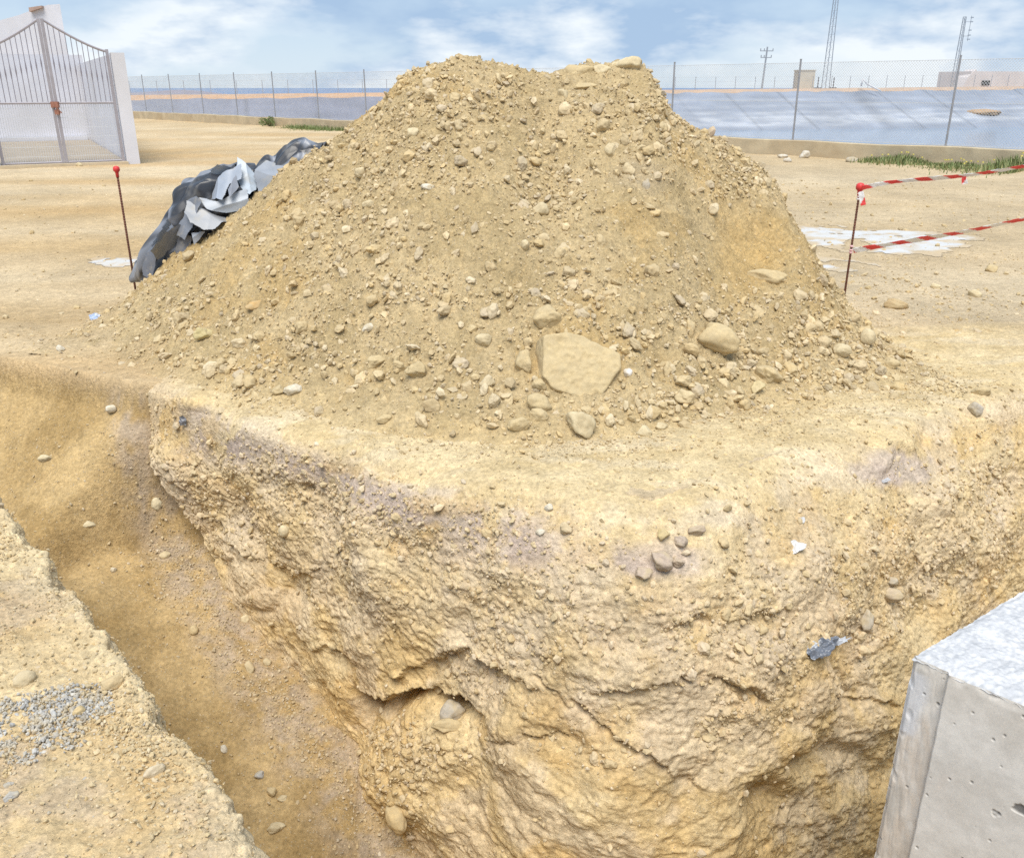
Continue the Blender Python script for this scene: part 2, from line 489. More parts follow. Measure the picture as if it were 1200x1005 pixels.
disp += 0.60 * ledge([(625, 790), (645, 810), (662, 828)], 0.015, 15, 0.04, 6, 2)
disp += 0.60 * ledge([(700, 815), (730, 810), (762, 803), (798, 804)], 0.025, 25, 0.03, 16, 3)
disp += 0.60 * ledge([(806, 790), (854, 797), (900, 811)], 0.03, 20, 0.12, 12, 3)
disp += 0.60 * ledge([(780, 738), (824, 722), (850, 731), (880, 716), (925, 712)], 0.03, 25, 0.05, 22, 4)
disp += 0.60 * ledge([(975, 813), (1020, 817), (1075, 816)], 0.01, 20, 0.05, 7, 3)
disp += 0.60 * ledge([(180, 535), (234, 577), (260, 614), (280, 640), (314, 660), (347, 668), (385, 662)], 0.04, 40, 0.012, 40, 6)
disp += 0.60 * ledge([(355, 752), (395, 760), (412, 775)], 0.03, 20, 0.05, 20, 4)
disp -= wm * (0.05 * np.exp(-(((bu - 354) ** 2 + (bv - 571) ** 2) / 36) ** 2) + 0.10 * blob(bu, bv, 938, 893, 16, 13)
        + 0.07 * blob(bu, bv, 905, 935, 22, 16) + 0.05 * blob(bu, bv, 1010, 905, 30, 18) + 0.07 * blob(bu, bv, 985, 880, 26, 12))
# loose rubble fan below the hollow
rub1, rub2, rubc = worley(base * 17, 12)
fan = np.clip(blob(bu, bv, 500, 875, 60, 30) + blob(bu, bv, 480, 920, 40, 50), 0, 1)
disp += wm * fan * (0.045 + 0.05 * (np.clip(rub2 - rub1, 0, 0.6) - 0.1))
disp += wm * 0.05 * blob(bu, bv, 690, 960, 80, 60) - wm * 0.06 * blob(bu, bv, 420, 850, 22, 40)
# erosion rills on the right shoulder
rill = perlin(np.stack([base[:, 0] * 7.5 - base[:, 1] * 4, base[:, 2] * 1.2, base[:, 0] * 0], -1), 85)
disp += wm * 0.03 * rill * sstep(800, 900, bu) * sstep(-0.95, -0.3, z0)
lil0 = sstep(-0.02, -0.06, lay) * sstep(-0.34, -0.22, lay)
disp = disp * (1 - 0.55 * lil0)                                       # the top layer is smoother
gz = gnoise(base[:, 0], base[:, 1])
WV = base + nf * (disp * wm * endfade)[:, None]
flat = fbm(base * 22, 3, 0.6, 87) * 0.006 + 0.012 * (np.clip(g2 - g1, 0, 0.5) - 0.1) * 0.5
WV[:, 2] += gz * (1 - sstep(0.1, 0.6, ti)) + (1 - wm) * (flat + 0.016)
WV[:, 2] -= np.tile((1 - terr) * 0.07, NS)
WV[:, 2] -= (1 - np.repeat(sstep(0, 70, np.arange(NS)), NT + NW)) * 0.06
WG = WV.reshape(NS, NT + NW, 3)
wn = grid_normals(WG).reshape(-1, 3)
if wn[(NS // 2) * (NT + NW) + 10, 2] < 0: wn = -wn
# colours of the layers
pn = lambda s, sc, o=3: 0.5 + 0.5 * np.clip(1.7 * fbm(base * sc, o, 0.55, s), -1, 1)
C = lerp(np.array([0.55, 0.415, 0.215]), np.array([0.60, 0.49, 0.30]), pn(91, 3.2)[:, None])
C = lerp(C, np.array([0.52, 0.355, 0.15]), (0.55 * sstep(0.6, 0.9, pn(92, np.array([2.2, 2.2, 4.0]))))[:, None])
C = lerp(C, np.array([0.53, 0.44, 0.32]), (0.6 * congl * pn(93, 4))[:, None])
lil = sstep(0.015, -0.03, lay + 0.03) * sstep(-0.36, -0.20, lay) * sstep(170, 260, bu) * sstep(760, 600, bu) * sstep(0.05, 0.5, pn(94, 6.0, 5))
lil = np.maximum(lil, sstep(0.3, 0.7, blob(bu, bv, 770, 655, 60, 30) + 0.25 * (pn(95, 9) - 0.5)) * wm)
lil = np.maximum(lil, sstep(0.3, 0.7, blob(bu, bv, 1050, 548, 60, 22) + 0.3 * (pn(96, 9) - 0.5)) * wm)
lil = np.maximum(lil, sstep(0.3, 0.8, blob(bu, bv, 870, 605, 50, 16) + 0.3 * (pn(96, 9) - 0.5)) * wm * 0.7)
C = lerp(C, np.array([0.455, 0.385, 0.345]), 0.9 * lil[:, None])
och = np.maximum(blob(bu, bv, 900, 590, 45, 32), blob(bu, bv, 1120, 510, 40, 40)); och = np.maximum(och, blob(bu, bv, 520, 590, 50, 18))
och = np.maximum(och, blob(bu, bv, 400, 545, 30, 14)); och = np.maximum(och, blob(bu, bv, 195, 480, 30, 40))
C = lerp(C, np.array([0.56, 0.385, 0.155]), (0.55 * sstep(0.25, 0.8, och * (0.5 + 0.9 * pn(97, 7))) * wm)[:, None])
C = lerp(C, np.array([0.50, 0.355, 0.16]), (0.35 * low * sstep(0.4, 0.8, pn(98, 1.6)))[:, None])
# terrace: pale trampled dust
T = lerp(np.array([0.56, 0.445, 0.255]), np.array([0.66, 0.55, 0.355]), pn(99, np.array([2.0, 4.0, 2.0]), 4)[:, None])
T = lerp(T, np.array([0.66, 0.57, 0.41]), (0.6 * sstep(0.55, 0.85, pn(100, np.array([1.6, 5.0, 2.0]), 5)))[:, None])
T = lerp(soil_tint(base[:, 0], base[:, 1]), T, (np.tile(np.concatenate([sstep(0.05, 0.4, tq), np.ones(NW)]), NS) * np.repeat(sstep(0.1, 0.9, ss) * sstep(seg[-1] - 0.6, seg[-1] - 2.2, ss), NT + NW))[:, None])
C = lerp(T, C, (sstep(NT - 8, NT + 40, jj + 14 * wob))[:, None])
C = lerp(C, np.array([0.545, 0.47, 0.37]), (0.45 * wm * sstep(0.45, 0.8, pn(102, 2.7, 5)))[:, None])
C = lerp(C, np.clip(C * np.array([1.16, 1.17, 1.21]), 0, 0.78), wm[:, None])
me = raw_mesh('trench_wall', WV, grid_faces(NS, NT + NW)); set_color(me, C)
WALL = link('trench_wall', me, M_WALL, kind='structure')
wa = (np.linalg.norm(np.gradient(WG, axis=0), axis=-1) * np.linalg.norm(np.gradient(WG, axis=1), axis=-1)).ravel()
reg('wall', WV, wn, wa)
WALLZONE = dict(wm=wm, congl=congl, low=low, lay=lay)

# ------------------------------------------------------------------ near left bank with its crumbling edge
NB, NBt, NBd = 760, 230, 90
sb = np.linspace(-0.35, 3.6, NB)                                          # along the edge from LB0 towards the camera
eb = np.stack([LB0[0] + LD[0] * sb, LB0[1] + LD[1] * sb], -1)
jag = 0.045 * fbm(np.stack([sb * 3.1, sb * 0, sb * 0], -1), 4, 0.62, 101)
eb = eb - LN[None] * jag[:, None]
BG = np.zeros((NB, NBt + NBd, 3))
tb = np.linspace(1.9, 0, NBt, endpoint=False)
tb = tb * (0.35 + 0.65 * tb / 1.9)
for j in range(NBt):
    BG[:, j, :2] = eb + LN[None] * tb[j]
for j in range(NBd):
    t = (j / (NBd - 1))
    BG[:, NBt + j, :2] = eb - LN[None] * 0.10 * t; BG[:, NBt + j, 2] = -0.9 * t
BG = gsmooth(BG, 4, 1)
bb = BG.reshape(-1, 3).copy()
jb = np.tile(np.arange(NBt + NBd), NB)
bnr = grid_normals(BG)
if bnr[NB // 2, 20, 2] < 0: bnr = -bnr
bnr = gsmooth(bnr, 6, 1).reshape(-1, 3)
ed = sstep(NBt - 40, NBt + 4, jb)
q1, q2, qid = worley(bb * 12, 6); r1, r2, rid = worley(bb * 34, 7)
db = 0.012 * fbm(bb * 3.5, 3, 0.5, 103) + 0.014 * (np.clip(q2 - q1, 0, 0.5) - 0.15) * (0.5 + 1.6 * ed) + 0.009 * (np.clip(r2 - r1, 0, 0.5) - 0.15) * (0.8 + ed) + 0.004 * fbm(bb * 45, 3, 0.6, 104)
db += 0.02 * ed * fbm(bb * 6, 3, 0.55, 105)
BV = bb + bnr * db[:, None]
BV[:, 2] += gnoise(bb[:, 0], bb[:, 1]) + 0.02 - 0.06 * sstep(30, 0, jb)
eb_end = np.repeat(sstep(0, 25, np.arange(NB)), NBt + NBd)
BV[:, 2] -= (1 - eb_end) * 0.05
BG2 = BV.reshape(NB, NBt + NBd, 3)
bn2 = grid_normals(BG2).reshape(-1, 3)
if bn2[(NB // 2) * (NBt + NBd) + 20, 2] < 0: bn2 = -bn2
pb = lambda s, sc, o=4: 0.5 + 0.5 * np.clip(1.7 * fbm(bb * sc, o, 0.55, s), -1, 1)
CB = lerp(np.array([0.56, 0.43, 0.25]), np.array([0.66, 0.545, 0.35]), pb(106, 2.6)[:, None])
CB = lerp(CB, np.array([0.56, 0.40, 0.20]), (0.6 * sstep(0.5, 0.85, pb(107, 1.9)))[:, None])
CB = lerp(CB, np.array([0.50, 0.42, 0.34]), (0.45 * sstep(0.6, 0.85, pb(108, 3.0)))[:, None])
CB = lerp(CB, np.array([0.70, 0.60, 0.41]), (0.6 * ed)[:, None]) * 1.05
me = raw_mesh('trench_bank', BV, grid_faces(NB, NBt + NBd)); set_color(me, CB)
BANK = link('trench_bank', me, M_SOIL, kind='structure')
ba = (np.linalg.norm(np.gradient(BG2, axis=0), axis=-1) * np.linalg.norm(np.gradient(BG2, axis=1), axis=-1)).ravel()
reg('bank', BV, bn2, ba)

# ------------------------------------------------------------------ heap of dug-out soil
YR = 6.75
SIL = [(40, 415), (100, 384), (160, 346), (205, 302), (300, 226), (375, 172), (420, 137), (472, 90), (492, 77), (530, 70), (562, 68), (600, 70), (622, 73), (638, 79), (658, 75),
       (690, 70), (750, 67), (765, 78), (776, 100), (792, 122), (838, 158), (880, 181), (902, 197), (919, 230), (941, 285), (960, 322), (985, 362), (1040, 395), (1090, 414), (1160, 436)]
silw = np.array([PY(u, v, YR) for u, v in SIL])
FR = [(20, 402), (100, 408), (170, 432), (260, 458), (330, 474), (420, 494), (500, 512), (600, 516), (690, 519), (800, 496), (900, 474), (1000, 462), (1060, 450), (1120, 432), (1160, 424)]
frw = np.array([P(u, v) for u, v in FR])
hx = np.arange(-3.7, 4.0, 0.0135); hy = np.concatenate([np.arange(3.7, 6.9, 0.0135), np.arange(6.9, 9.6, 0.03)])
HX, HY = np.meshgrid(hx, hy); xh, yh = HX.ravel(), HY.ravel()
zs1 = np.interp(hx, silw[:, 0], silw[:, 2]); zs1 = gsmooth(zs1[:, None], 4, 0)[:, 0]
yb1 = np.interp(hx, frw[:, 0], frw[:, 1]); yb1 = gsmooth(yb1[:, None], 14, 0)[:, 0]
zs = np.tile(zs1, len(hy)); Rf = YR - np.tile(yb1, len(hy)); Rb = np.tile(np.clip(0.4 + 1.35 * zs1, 0.3, 3), len(hy))
ph = np.stack([xh, yh, xh * 0], -1)
tt = np.where(yh < YR, (YR - yh) / Rf, (yh - YR) / Rb)
tt = tt + 0.045 * fbm(ph * 1.3, 3, 0.5, 111)
tt = np.sqrt(np.clip(tt, 0, None) ** 2 + 0.004) - 0.030
prof = np.where(tt < 1, (1 - tt) ** 1.04 , (1 - tt) * 0.8)
zh = np.where(zs > 0, zs * prof, zs)
zh = zh + 0.0
slope_pt = np.stack([xh, yh, zh], -1)
amp = sstep(-0.02, 0.25, zh)
zh = zh + amp * (0.05 * fbm(slope_pt * 1.5, 2, 0.5, 112) + 0.035 * perlin(slope_pt * 4.2, 114) + 0.02 * fbm(slope_pt * 9, 3, 0.55, 115))
w1, w2, wid = worley(slope_pt * 13, 8); x1, x2, xid = worley(slope_pt * 30, 9)
zh = zh + (0.25 + 0.75 * amp) * (0.045 * (np.clip(w2 - w1, 0, 0.5) - 0.15) + 0.030 * (np.clip(x2 - x1, 0, 0.5) - 0.15) + 0.009 * fbm(slope_pt * 42, 2, 0.6, 118))
# slip scar on the right flank and gullies down the front
hu, hv, hd = proj(np.stack([xh, yh, zh], -1))
front = (yh < YR + 0.15)
zh = zh - front * (0.10 * blob(hu, hv, 880, 275, 40, 60) + 0.05 * blob(hu, hv, 650, 190, 60, 70) + 0.06 * blob(hu, hv, 605, 322, 16, 10))
zh = zh + front * (0.06 * blob(hu, hv, 740, 240, 30, 70) + 0.06 * blob(hu, hv, 500, 200, 40, 90) + 0.05 * blob(hu, hv, 330, 330, 60, 50) - 0.04 * blob(hu, hv, 420, 380, 45, 60))
zh = zh + gnoise(xh, yh) + 0.012
zh = np.minimum(zh, gnoise(xh, yh) - 0.012 + np.maximum(yh - Ey(xh) - 0.10, -0.2) * 0.9)
HV3 = np.stack([xh, yh, zh], -1)
HG = HV3.reshape(len(hy), len(hx), 3)
hn = grid_normals(HG).reshape(-1, 3); hn = np.where(hn[:, 2:3] < 0, -hn, hn)
pq = lambda s, sc, o=4: 0.5 + 0.5 * np.clip(1.7 * fbm(slope_pt * sc, o, 0.55, s), -1, 1)
CH = lerp(np.array([0.455, 0.36, 0.205]), np.array([0.54, 0.435, 0.265]), pq(121, 2.4)[:, None])
CH = lerp(CH, np.array([0.50, 0.365, 0.175]), (0.6 * sstep(0.55, 0.9, pq(122, 1.5)))[:, None])
CH = lerp(CH, np.array([0.52, 0.375, 0.175]), (0.8 * front * sstep(0.3, 0.9, blob(hu, hv, 880, 285, 55, 70)))[:, None])
CH = lerp(CH, np.array([0.47, 0.40, 0.29]), (0.5 * front * sstep(0.3, 0.9, blob(hu, hv, 750, 210, 45, 30)))[:, None])
toe = sstep(0.14, 0.0, zh + 0.10 * (pq(123, 5) - 0.5))
TC = lerp(soil_tint(xh, yh), np.array([0.58, 0.465, 0.275])[None], (sstep(-2.4, -1.6, xh) * sstep(3.6, 2.6, xh))[:, None])
CH = lerp(CH, TC, (0.85 * toe)[:, None])
hf = grid_faces(len(hy), len(hx))
soilz = gnoise(xh, yh)
bad = (zs < -0.02) | ((yh < Ey(xh) + 0.12) & (zh < soilz + 0.05)) | (zh < soilz - 0.06)
keep = ~(bad[hf].any(axis=1))
me = raw_mesh('dirt_heap', HV3, hf[keep])
set_color(me, CH)
HEAP = link('dirt_heap', me, M_HEAP, label='tall heap of dug out sandy soil and stones standing on the block between the trenches', category='dirt heap')
hna = (np.outer(np.gradient(hy), np.gradient(hx)).ravel()) / np.clip(hn[:, 2], 0.25, 1)
hna = hna * (zh > gnoise(xh, yh) - 0.01)
reg('heap', HV3, hn, hna)

# ------------------------------------------------------------------ light and sky
SUN_DIR = Vector((-0.06, -0.56, 1.15)).normalized()
sd = bpy.data.lights.new('sun', 'SUN'); so = bpy.data.objects.new('sun', sd); COL.objects.link(so)
sd.energy = 2.65; sd.angle = math.radians(38); sd.color = (1.0, 0.94, 0.84)
so.rotation_euler = (-SUN_DIR).to_track_quat('-Z', 'Y').to_euler(); so.location = (0, 0, 30)
elev = math.asin(SUN_DIR.z); azim = math.atan2(SUN_DIR.x, SUN_DIR.y)

w = bpy.data.worlds.new('World'); scene.world = w; w.use_nodes = True
nt = w.node_tree; bg = nt.nodes['Background']
sky = N(nt, 'ShaderNodeTexSky', sky_type='NISHITA'); sky.sun_disc = False
sky.sun_elevation = elev; sky.sun_rotation = azim; sky.air_density = 1.0; sky.dust_density = 0.6; sky.ozone_density = 1.5
tc = N(nt, 'ShaderNodeTexCoord').outputs['Generated']
mp = N(nt, 'ShaderNodeMapping'); mp.inputs['Scale'].default_value = (1.0, 1.0, 2.7); nt.links.new(tc, mp.inputs['Vector'])
mp2 = N(nt, 'ShaderNodeMapping'); mp2.inputs['Scale'].default_value = (1.0, 1.0, 2.8); mp2.inputs['Location'].default_value = (3.1, 1.7, 0.4); nt.links.new(tc, mp2.inputs['Vector'])
c1 = noise(nt, mp.outputs[0], 5.0, 5, 0.52); c2 = noise(nt, mp2.outputs[0], 7.0, 6, 0.54)
cloud = maprange(nt, c1, 0.36, 0.54, 0, 1)
sepz = N(nt, 'ShaderNodeSeparateXYZ'); nt.links.new(tc, sepz.inputs[0])
zb = maprange(nt, sepz.outputs['Z'], 0.015, 0.085, 0.09, -0.10)
wisp = maprange(nt, math_node(nt, 'ADD', c2, zb), 0.42, 0.60, 0, 1)
SKYK = 10.0                                                              # cloud brightness before the 0.1 strength
blue = mixc(nt, maprange(nt, sepz.outputs['Z'], 0.0, 0.11, 0, 1), (4.3, 5.15, 5.9), (3.1, 4.05, 5.3))
blue = mixc(nt, 0.12, blue, sky.outputs[0])
grey = mixc(nt, wisp, (2.4, 3.4, 4.8), (5.9, 6.25, 6.5))
col = mixc(nt, math_node(nt, 'MULTIPLY', cloud, 0.85), blue, grey)
nt.links.new(col, bg.inputs['Color']); bg.inputs['Strength'].default_value = 0.1

scene.view_settings.view_transform = 'Standard'; scene.view_settings.look = 'None'
scene.view_settings.exposure = 0.69; scene.view_settings.gamma = 1.0
scene.cycles.max_bounces = 8; scene.cycles.diffuse_bounces = 5; scene.cycles.use_denoising = False

# ================================================================== stones
def ico(sub):
    import bmesh
    bm = bmesh.new(); bmesh.ops.create_icosphere(bm, subdivisions=sub, radius=1.0)
    V = np.array([v.co[:] for v in bm.verts]); Fc = np.array([[v.index for v in f.verts] for f in bm.faces]); bm.free()
    return V, Fc

ICO = {k: ico(k) for k in (1, 2, 3, 4)}

def rock(sub, seed, angular=0.5, rough=0.08, planes=12):
    """one stone of unit half length: a ball cut by planes, then dented"""
    r = np.random.default_rng(seed); D, Fc = ICO[sub]
    rad = np.ones(len(D))
    n = r.normal(size=(planes, 3)); n /= np.linalg.norm(n, axis=1)[:, None]
    off = r.uniform(0.50, 0.90, planes) if planes > 9 else r.uniform(0.42, 0.72, planes)
    for k in range(planes):
        d = D @ n[k]; lim = off[k] / np.maximum(d, 0.05)
        rad = np.where(d > 0, lerp(rad, np.minimum(rad, lim), angular), rad)
    rad = rad * (1 + rough * fbm(D * 1.3 + seed, 2, 0.5, seed % 50) + rough * 0.35 * fbm(D * 4 + seed, 2, 0.5, seed % 50 + 1))
    V = D * rad[:, None]
    return V - V.mean(0), Fc

def rot_frames(nrm, r, tilt=0.45):
    """random frames whose third axis leans about the surface normal"""
    n = nrm + tilt * r.normal(size=nrm.shape); n /= np.linalg.norm(n, axis=1)[:, None]
    a = r.normal(size=nrm.shape); a -= (a * n).sum(1)[:, None] * n; a /= np.linalg.norm(a, axis=1)[:, None]
    return np.stack([a, np.cross(n, a), n], -1)

# depth buffer of the surfaces, to know which stones the photo can show
ZW, ZH = 400, 335
zbuf = np.full(ZW * ZH, 1e9)
for S in SURF.values():
    iu = (S['u'] / 3).astype(int); iv = (S['v'] / 3).astype(int)
    ok = (iu >= 0) & (iu < ZW) & (iv >= 0) & (iv < ZH) & (S['d'] > 0.2) & ((S['N'] * (np.array([0, 0, CAMZ]) - S['V'])).sum(1) > 0)
    np.minimum.at(zbuf, iv[ok] * ZW + iu[ok], S['d'][ok])
def shown(V):
    u, v, d = proj(V); iu = (u / 3).astype(int); iv = (v / 3).astype(int)
    ok = (u > 2) & (u < 1198) & (v > 2) & (v < 1003)
    idx = np.clip(iv, 0, ZH - 1) * ZW + np.clip(iu, 0, ZW - 1)
    return ok & (d < zbuf[idx] + 0.12)

def scatter(surf, n, weight, rmin, rmax, alpha, r, flat=(0.35, 0.8), sink=0.25, tilt=0.45):
    S = SURF[surf]
    w = S['area'] * weight; c = np.cumsum(w); c /= c[-1]
    i = np.searchsorted(c, r.random(n))
    U = r.random(n)
    a = rmin ** -alpha; b = rmax ** -alpha
    rad = (a - U * (a - b)) ** (-1 / alpha)
    P0 = S['V'][i] + r.normal(size=(n, 3)) * 0.004
    Nn = S['N'][i]
    sc = np.stack([rad, rad * r.uniform(0.5, 1.0, n), rad * r.uniform(*flat, n)], -1)
    Rm = rot_frames(Nn, r, tilt)
    P0 = P0 + Nn * (sc[:, 2] * (0.55 - 2 * sink * r.random(n)))[:, None]
    return dict(P=P0, R=Rm, S=sc, N=Nn)

BASE_COLS = np.array([[0.53, 0.43, 0.27], [0.58, 0.48, 0.32], [0.50, 0.40, 0.25], [0.58, 0.485, 0.34], [0.47, 0.385, 0.26], [0.55, 0.43, 0.25], [0.60, 0.52, 0.39], [0.49, 0.42, 0.32], [0.52, 0.425, 0.275], [0.53, 0.42, 0.25]])
def stone_cols(n, r, pal=BASE_COLS, var=0.10):
    return pal[r.integers(0, len(pal), n)] * r.uniform(1.05 - var, 1.06 + var, (n, 1))

ROCK1 = [rock(1, 100 + k, 0.70 + 0.04 * (k % 8), 0.25) for k in range(10)]
ROCK2 = [rock(2, 200 + k, 0.30 + 0.065 * (k % 9), 0.10) for k in range(12)]

def build_stuff(name, sets, label, category, fine=False, mat=None):
    Vs, Fs, Cs, o = [], [], [], 0
    lib = ROCK1
    for d in sets:
        n = len(d['P']); kind = rng.integers(0, len(lib), n)
        for k in range(len(lib)):
            m = np.where(kind == k)[0]
            if not len(m): continue
            D, Fc = lib[k]
            V = np.einsum('nij,nvj->nvi', d['R'][m], D[None] * d['S'][m][:, None, :]) + d['P'][m][:, None, :]
            nv = len(D)
            Fs.append((Fc[None] + (o + np.arange(len(m)) * nv)[:, None, None]).reshape(-1, 3))
            Vs.append(V.reshape(-1, 3)); Cs.append(np.repeat(d['C'][m], nv, axis=0)); o += nv * len(m)
    me = raw_mesh(name, np.concatenate(Vs), np.concatenate(Fs), smooth=False); set_color(me, np.concatenate(Cs))
    return link(name, me, mat or M_STONES, kind='stuff', label=label, category=category)

def sub(d, m): return {k: v[m] for k, v in d.items()}

SETS = {}
r = np.random.default_rng(11)
S = SURF['heap']; u, v = S['u'], S['v']; fr = (S['V'][:, 1] < YR + 0.5)
H = lambda cu, cv, ru, rv: blob(u, v, cu, cv, ru, rv)
dens = (0.10 + 0.9 * sstep(0.0, 0.6, fbm(S['V'] * 3.3, 3, 0.55, 131)) ** 1.5) * fr + 0.05
clus = (2.2 * H(960, 420, 110, 45) + 2.0 * H(690, 480, 140, 32) + 1.7 * H(500, 150, 60, 70) + 1.3 * H(410, 230, 70, 60) + 1.6 * H(740, 140, 60, 55)
        + 1.8 * H(880, 200, 45, 30) + 1.3 * H(640, 230, 45, 70) + 1.2 * H(440, 360, 110, 60) + 1.2 * H(330, 430, 70, 30) + 1.2 * H(700, 350, 130, 40)
        + 1.2 * H(560, 110, 80, 30) + 1.0 * H(220, 380, 70, 35) + 1.0 * H(920, 350, 60, 40) + 0.9 * H(780, 390, 80, 30) + 1.4 * H(845, 160, 30, 25) - 1.2 * H(880, 285, 38, 45) - 0.5 * H(590, 420, 80, 20))
dens = np.clip(dens + clus * fr * (0.35 + 1.1 * sstep(-0.4, 0.5, fbm(S['V'] * 4.5, 3, 0.55, 132))), 0.03, None)
d1 = scatter('heap', 15000, dens, 0.008, 0.055, 1.95, r); d1['C'] = stone_cols(len(d1['P']), r); SETS['heap'] = d1
foot_ = (1.6 * H(690, 478, 120, 24) + 1.3 * H(985, 425, 75, 32) + 0.8 * H(860, 440, 70, 26) + 0.7 * H(700, 395, 90, 40) + 0.5 * H(480, 440, 90, 24) + 0.4 * H(290, 420, 80, 40)
         + 0.5 * H(510, 120, 60, 50) + 0.5 * H(740, 150, 50, 50) + 0.5 * H(870, 205, 40, 25) + 0.35 * H(640, 240, 40, 60) + 0.3 * H(400, 260, 60, 50)) * fr
df = scatter('heap', 1500, foot_ + 1e-5, 0.016, 0.055, 1.5, r, (0.55, 0.9), 0.35); df['C'] = stone_cols(len(df['P']), r) * np.array([1.04, 1.04, 1.02]); SETS['heap foot'] = df
d2 = scatter('heap', 16000, dens ** 0.6, 0.004, 0.010, 1.5, r); d2['C'] = stone_cols(len(d2['P']), r); SETS['heap fine'] = d2
S = SURF['wall']; u, v = S['u'], S['v']; wmk = WALLZONE['wm']; cg = WALLZONE['congl']; lay_ = WALLZONE['lay']
dens = (1 - wmk) * (0.35 + 1.4 * sstep(-0.1, 0.6, fbm(S['V'] * 2.4, 3, 0.55, 133))) * (S['V'][:, 1] < 5.2)
dens += (1 - wmk) * 2.5 * (H(640, 520, 160, 18) + H(330, 470, 60, 14) + H(900, 480, 140, 18) + H(1080, 450, 60, 20))
d3 = scatter('wall', 11000, dens + 1e-4, 0.003, 0.022, 2.0, r); d3['C'] = stone_cols(len(d3['P']), r); SETS['terrace'] = d3
dens = wmk * (0.10 + 1.6 * cg * sstep(-0.25, 0.45, fbm(S['V'] * 3.0, 3, 0.55, 134)) + 0.5 * sstep(-0.02, -0.1, lay_) * sstep(-0.4, -0.2, lay_))
dens += wmk * (1.5 * H(880, 745, 60, 30) + 1.2 * H(780, 740, 60, 40) + 1.3 * H(640, 700, 70, 45) + 1.0 * H(290, 610, 60, 40) + 1.0 * H(420, 600, 40, 30) + 1.6 * H(1010, 660, 90, 60) + 1.2 * H(1130, 600, 60, 60))
dens += wmk * 2.2 * (H(430, 600, 60, 22) + H(560, 620, 90, 25) + H(330, 545, 60, 22))
dens *= (S['V'][:, 2] > -1.7)
d4 = scatter('wall', 12000, dens + 1e-5, 0.0055, 0.034, 1.85, r, (0.5, 0.9), 0.6, 0.7)
wc = np.array([[0.58, 0.48, 0.32], [0.62, 0.52, 0.37], [0.55, 0.445, 0.28], [0.60, 0.515, 0.40]])
d4['C'] = stone_cols(len(d4['P']), r, wc, 0.07); SETS['wall'] = d4
dens = wmk * np.clip(H(500, 872, 55, 22) * 2 + H(480, 925, 40, 50) + 1.2 * H(875, 835, 45, 14) + 0.5 * H(622, 868, 40, 6), 0, 2)
d5 = scatter('wall', 900, dens + 1e-6, 0.005, 0.028, 1.5, r); d5['C'] = stone_cols(len(d5['P']), r, wc, 0.07); SETS['rubble'] = d5
S = SURF['ground']; u, v = S['u'], S['v']
inT = sstep(-0.15, -0.5, S['V'][:, 2]) * (S['V'][:, 1] < 6) * (S['V'][:, 2] < -0.1)
dens = inT * (0.06 + 1.3 * np.exp(-((u - np.interp(v, [a[1] for a in STRIP], [a[0] for a in STRIP])) / 45) ** 2))
d6 = scatter('ground', 9000, (dens + 1e-7) * (u > 0) * (u < 620) * (v < 1040), 0.003, 0.016, 2.0, r); d6['C'] = stone_cols(len(d6['P']), r, BASE_COLS * np.array([0.98, 1.0, 1.08])); SETS['floor'] = d6
flat_ = (S['V'][:, 2] > -0.08) * (S['V'][:, 1] > 3.5) * (S['V'][:, 1] < 22)
dens = flat_ * (np.where(S['V'][:, 0] > 1.5, 1.0, 0.22) / np.maximum(S['V'][:, 1], 4) ** 1.2) * (0.3 + 1.2 * sstep(0, 0.5, fbm(S['V'] * 1.1, 3, 0.5, 137)))
dens += flat_ * (0.12 * H(90, 395, 90, 16) + 0.12 * H(60, 400, 60, 8) + 0.08 * H(1080, 400, 70, 60))
dens *= (u > -60) * (u < 1260) * (S['V'][:, 1] < 17)
d7 = scatter('ground', 11000, dens + 1e-9, 0.0055, 0.05, 2.1, r); d7['C'] = stone_cols(len(d7['P']), r); SETS['open ground'] = d7
S = SURF['bank']; u, v = S['u'], S['v']
dens = (S['N'][:, 2] > 0.2) * (0.4 + 1.2 * sstep(-0.1, 0.6, fbm(S['V'] * 4, 3, 0.55, 139)) + 1.5 * H(170, 850, 60, 60))
d8 = scatter('bank', 13000, dens * (u > -40) * (v < 1040), 0.0028, 0.014, 2.0, r, sink=0.15); d8['C'] = stone_cols(len(d8['P']), r); SETS['bank'] = d8
gp = H(40, 850, 62, 32) + 0.9 * H(95, 825, 34, 20) + 0.5 * H(20, 868, 40, 20) + 0.06 * H(20, 930, 60, 60)
d9 = scatter('bank', 5200, ((gp > 0.25) * gp ** 0.6 * sstep(-0.35, 0.1, fbm(S['V'] * 9, 3, 0.6, 141)) + 0.03 * gp) * (u > -40), 0.0035, 0.0115, 1.2, r, (0.5, 0.9), 0.2)
d9['C'] = stone_cols(len(d9['P']), r, np.array([[0.40, 0.41, 0.43], [0.47, 0.48, 0.50], [0.34, 0.345, 0.36], [0.52, 0.52, 0.52]])); SETS['grey'] = d9

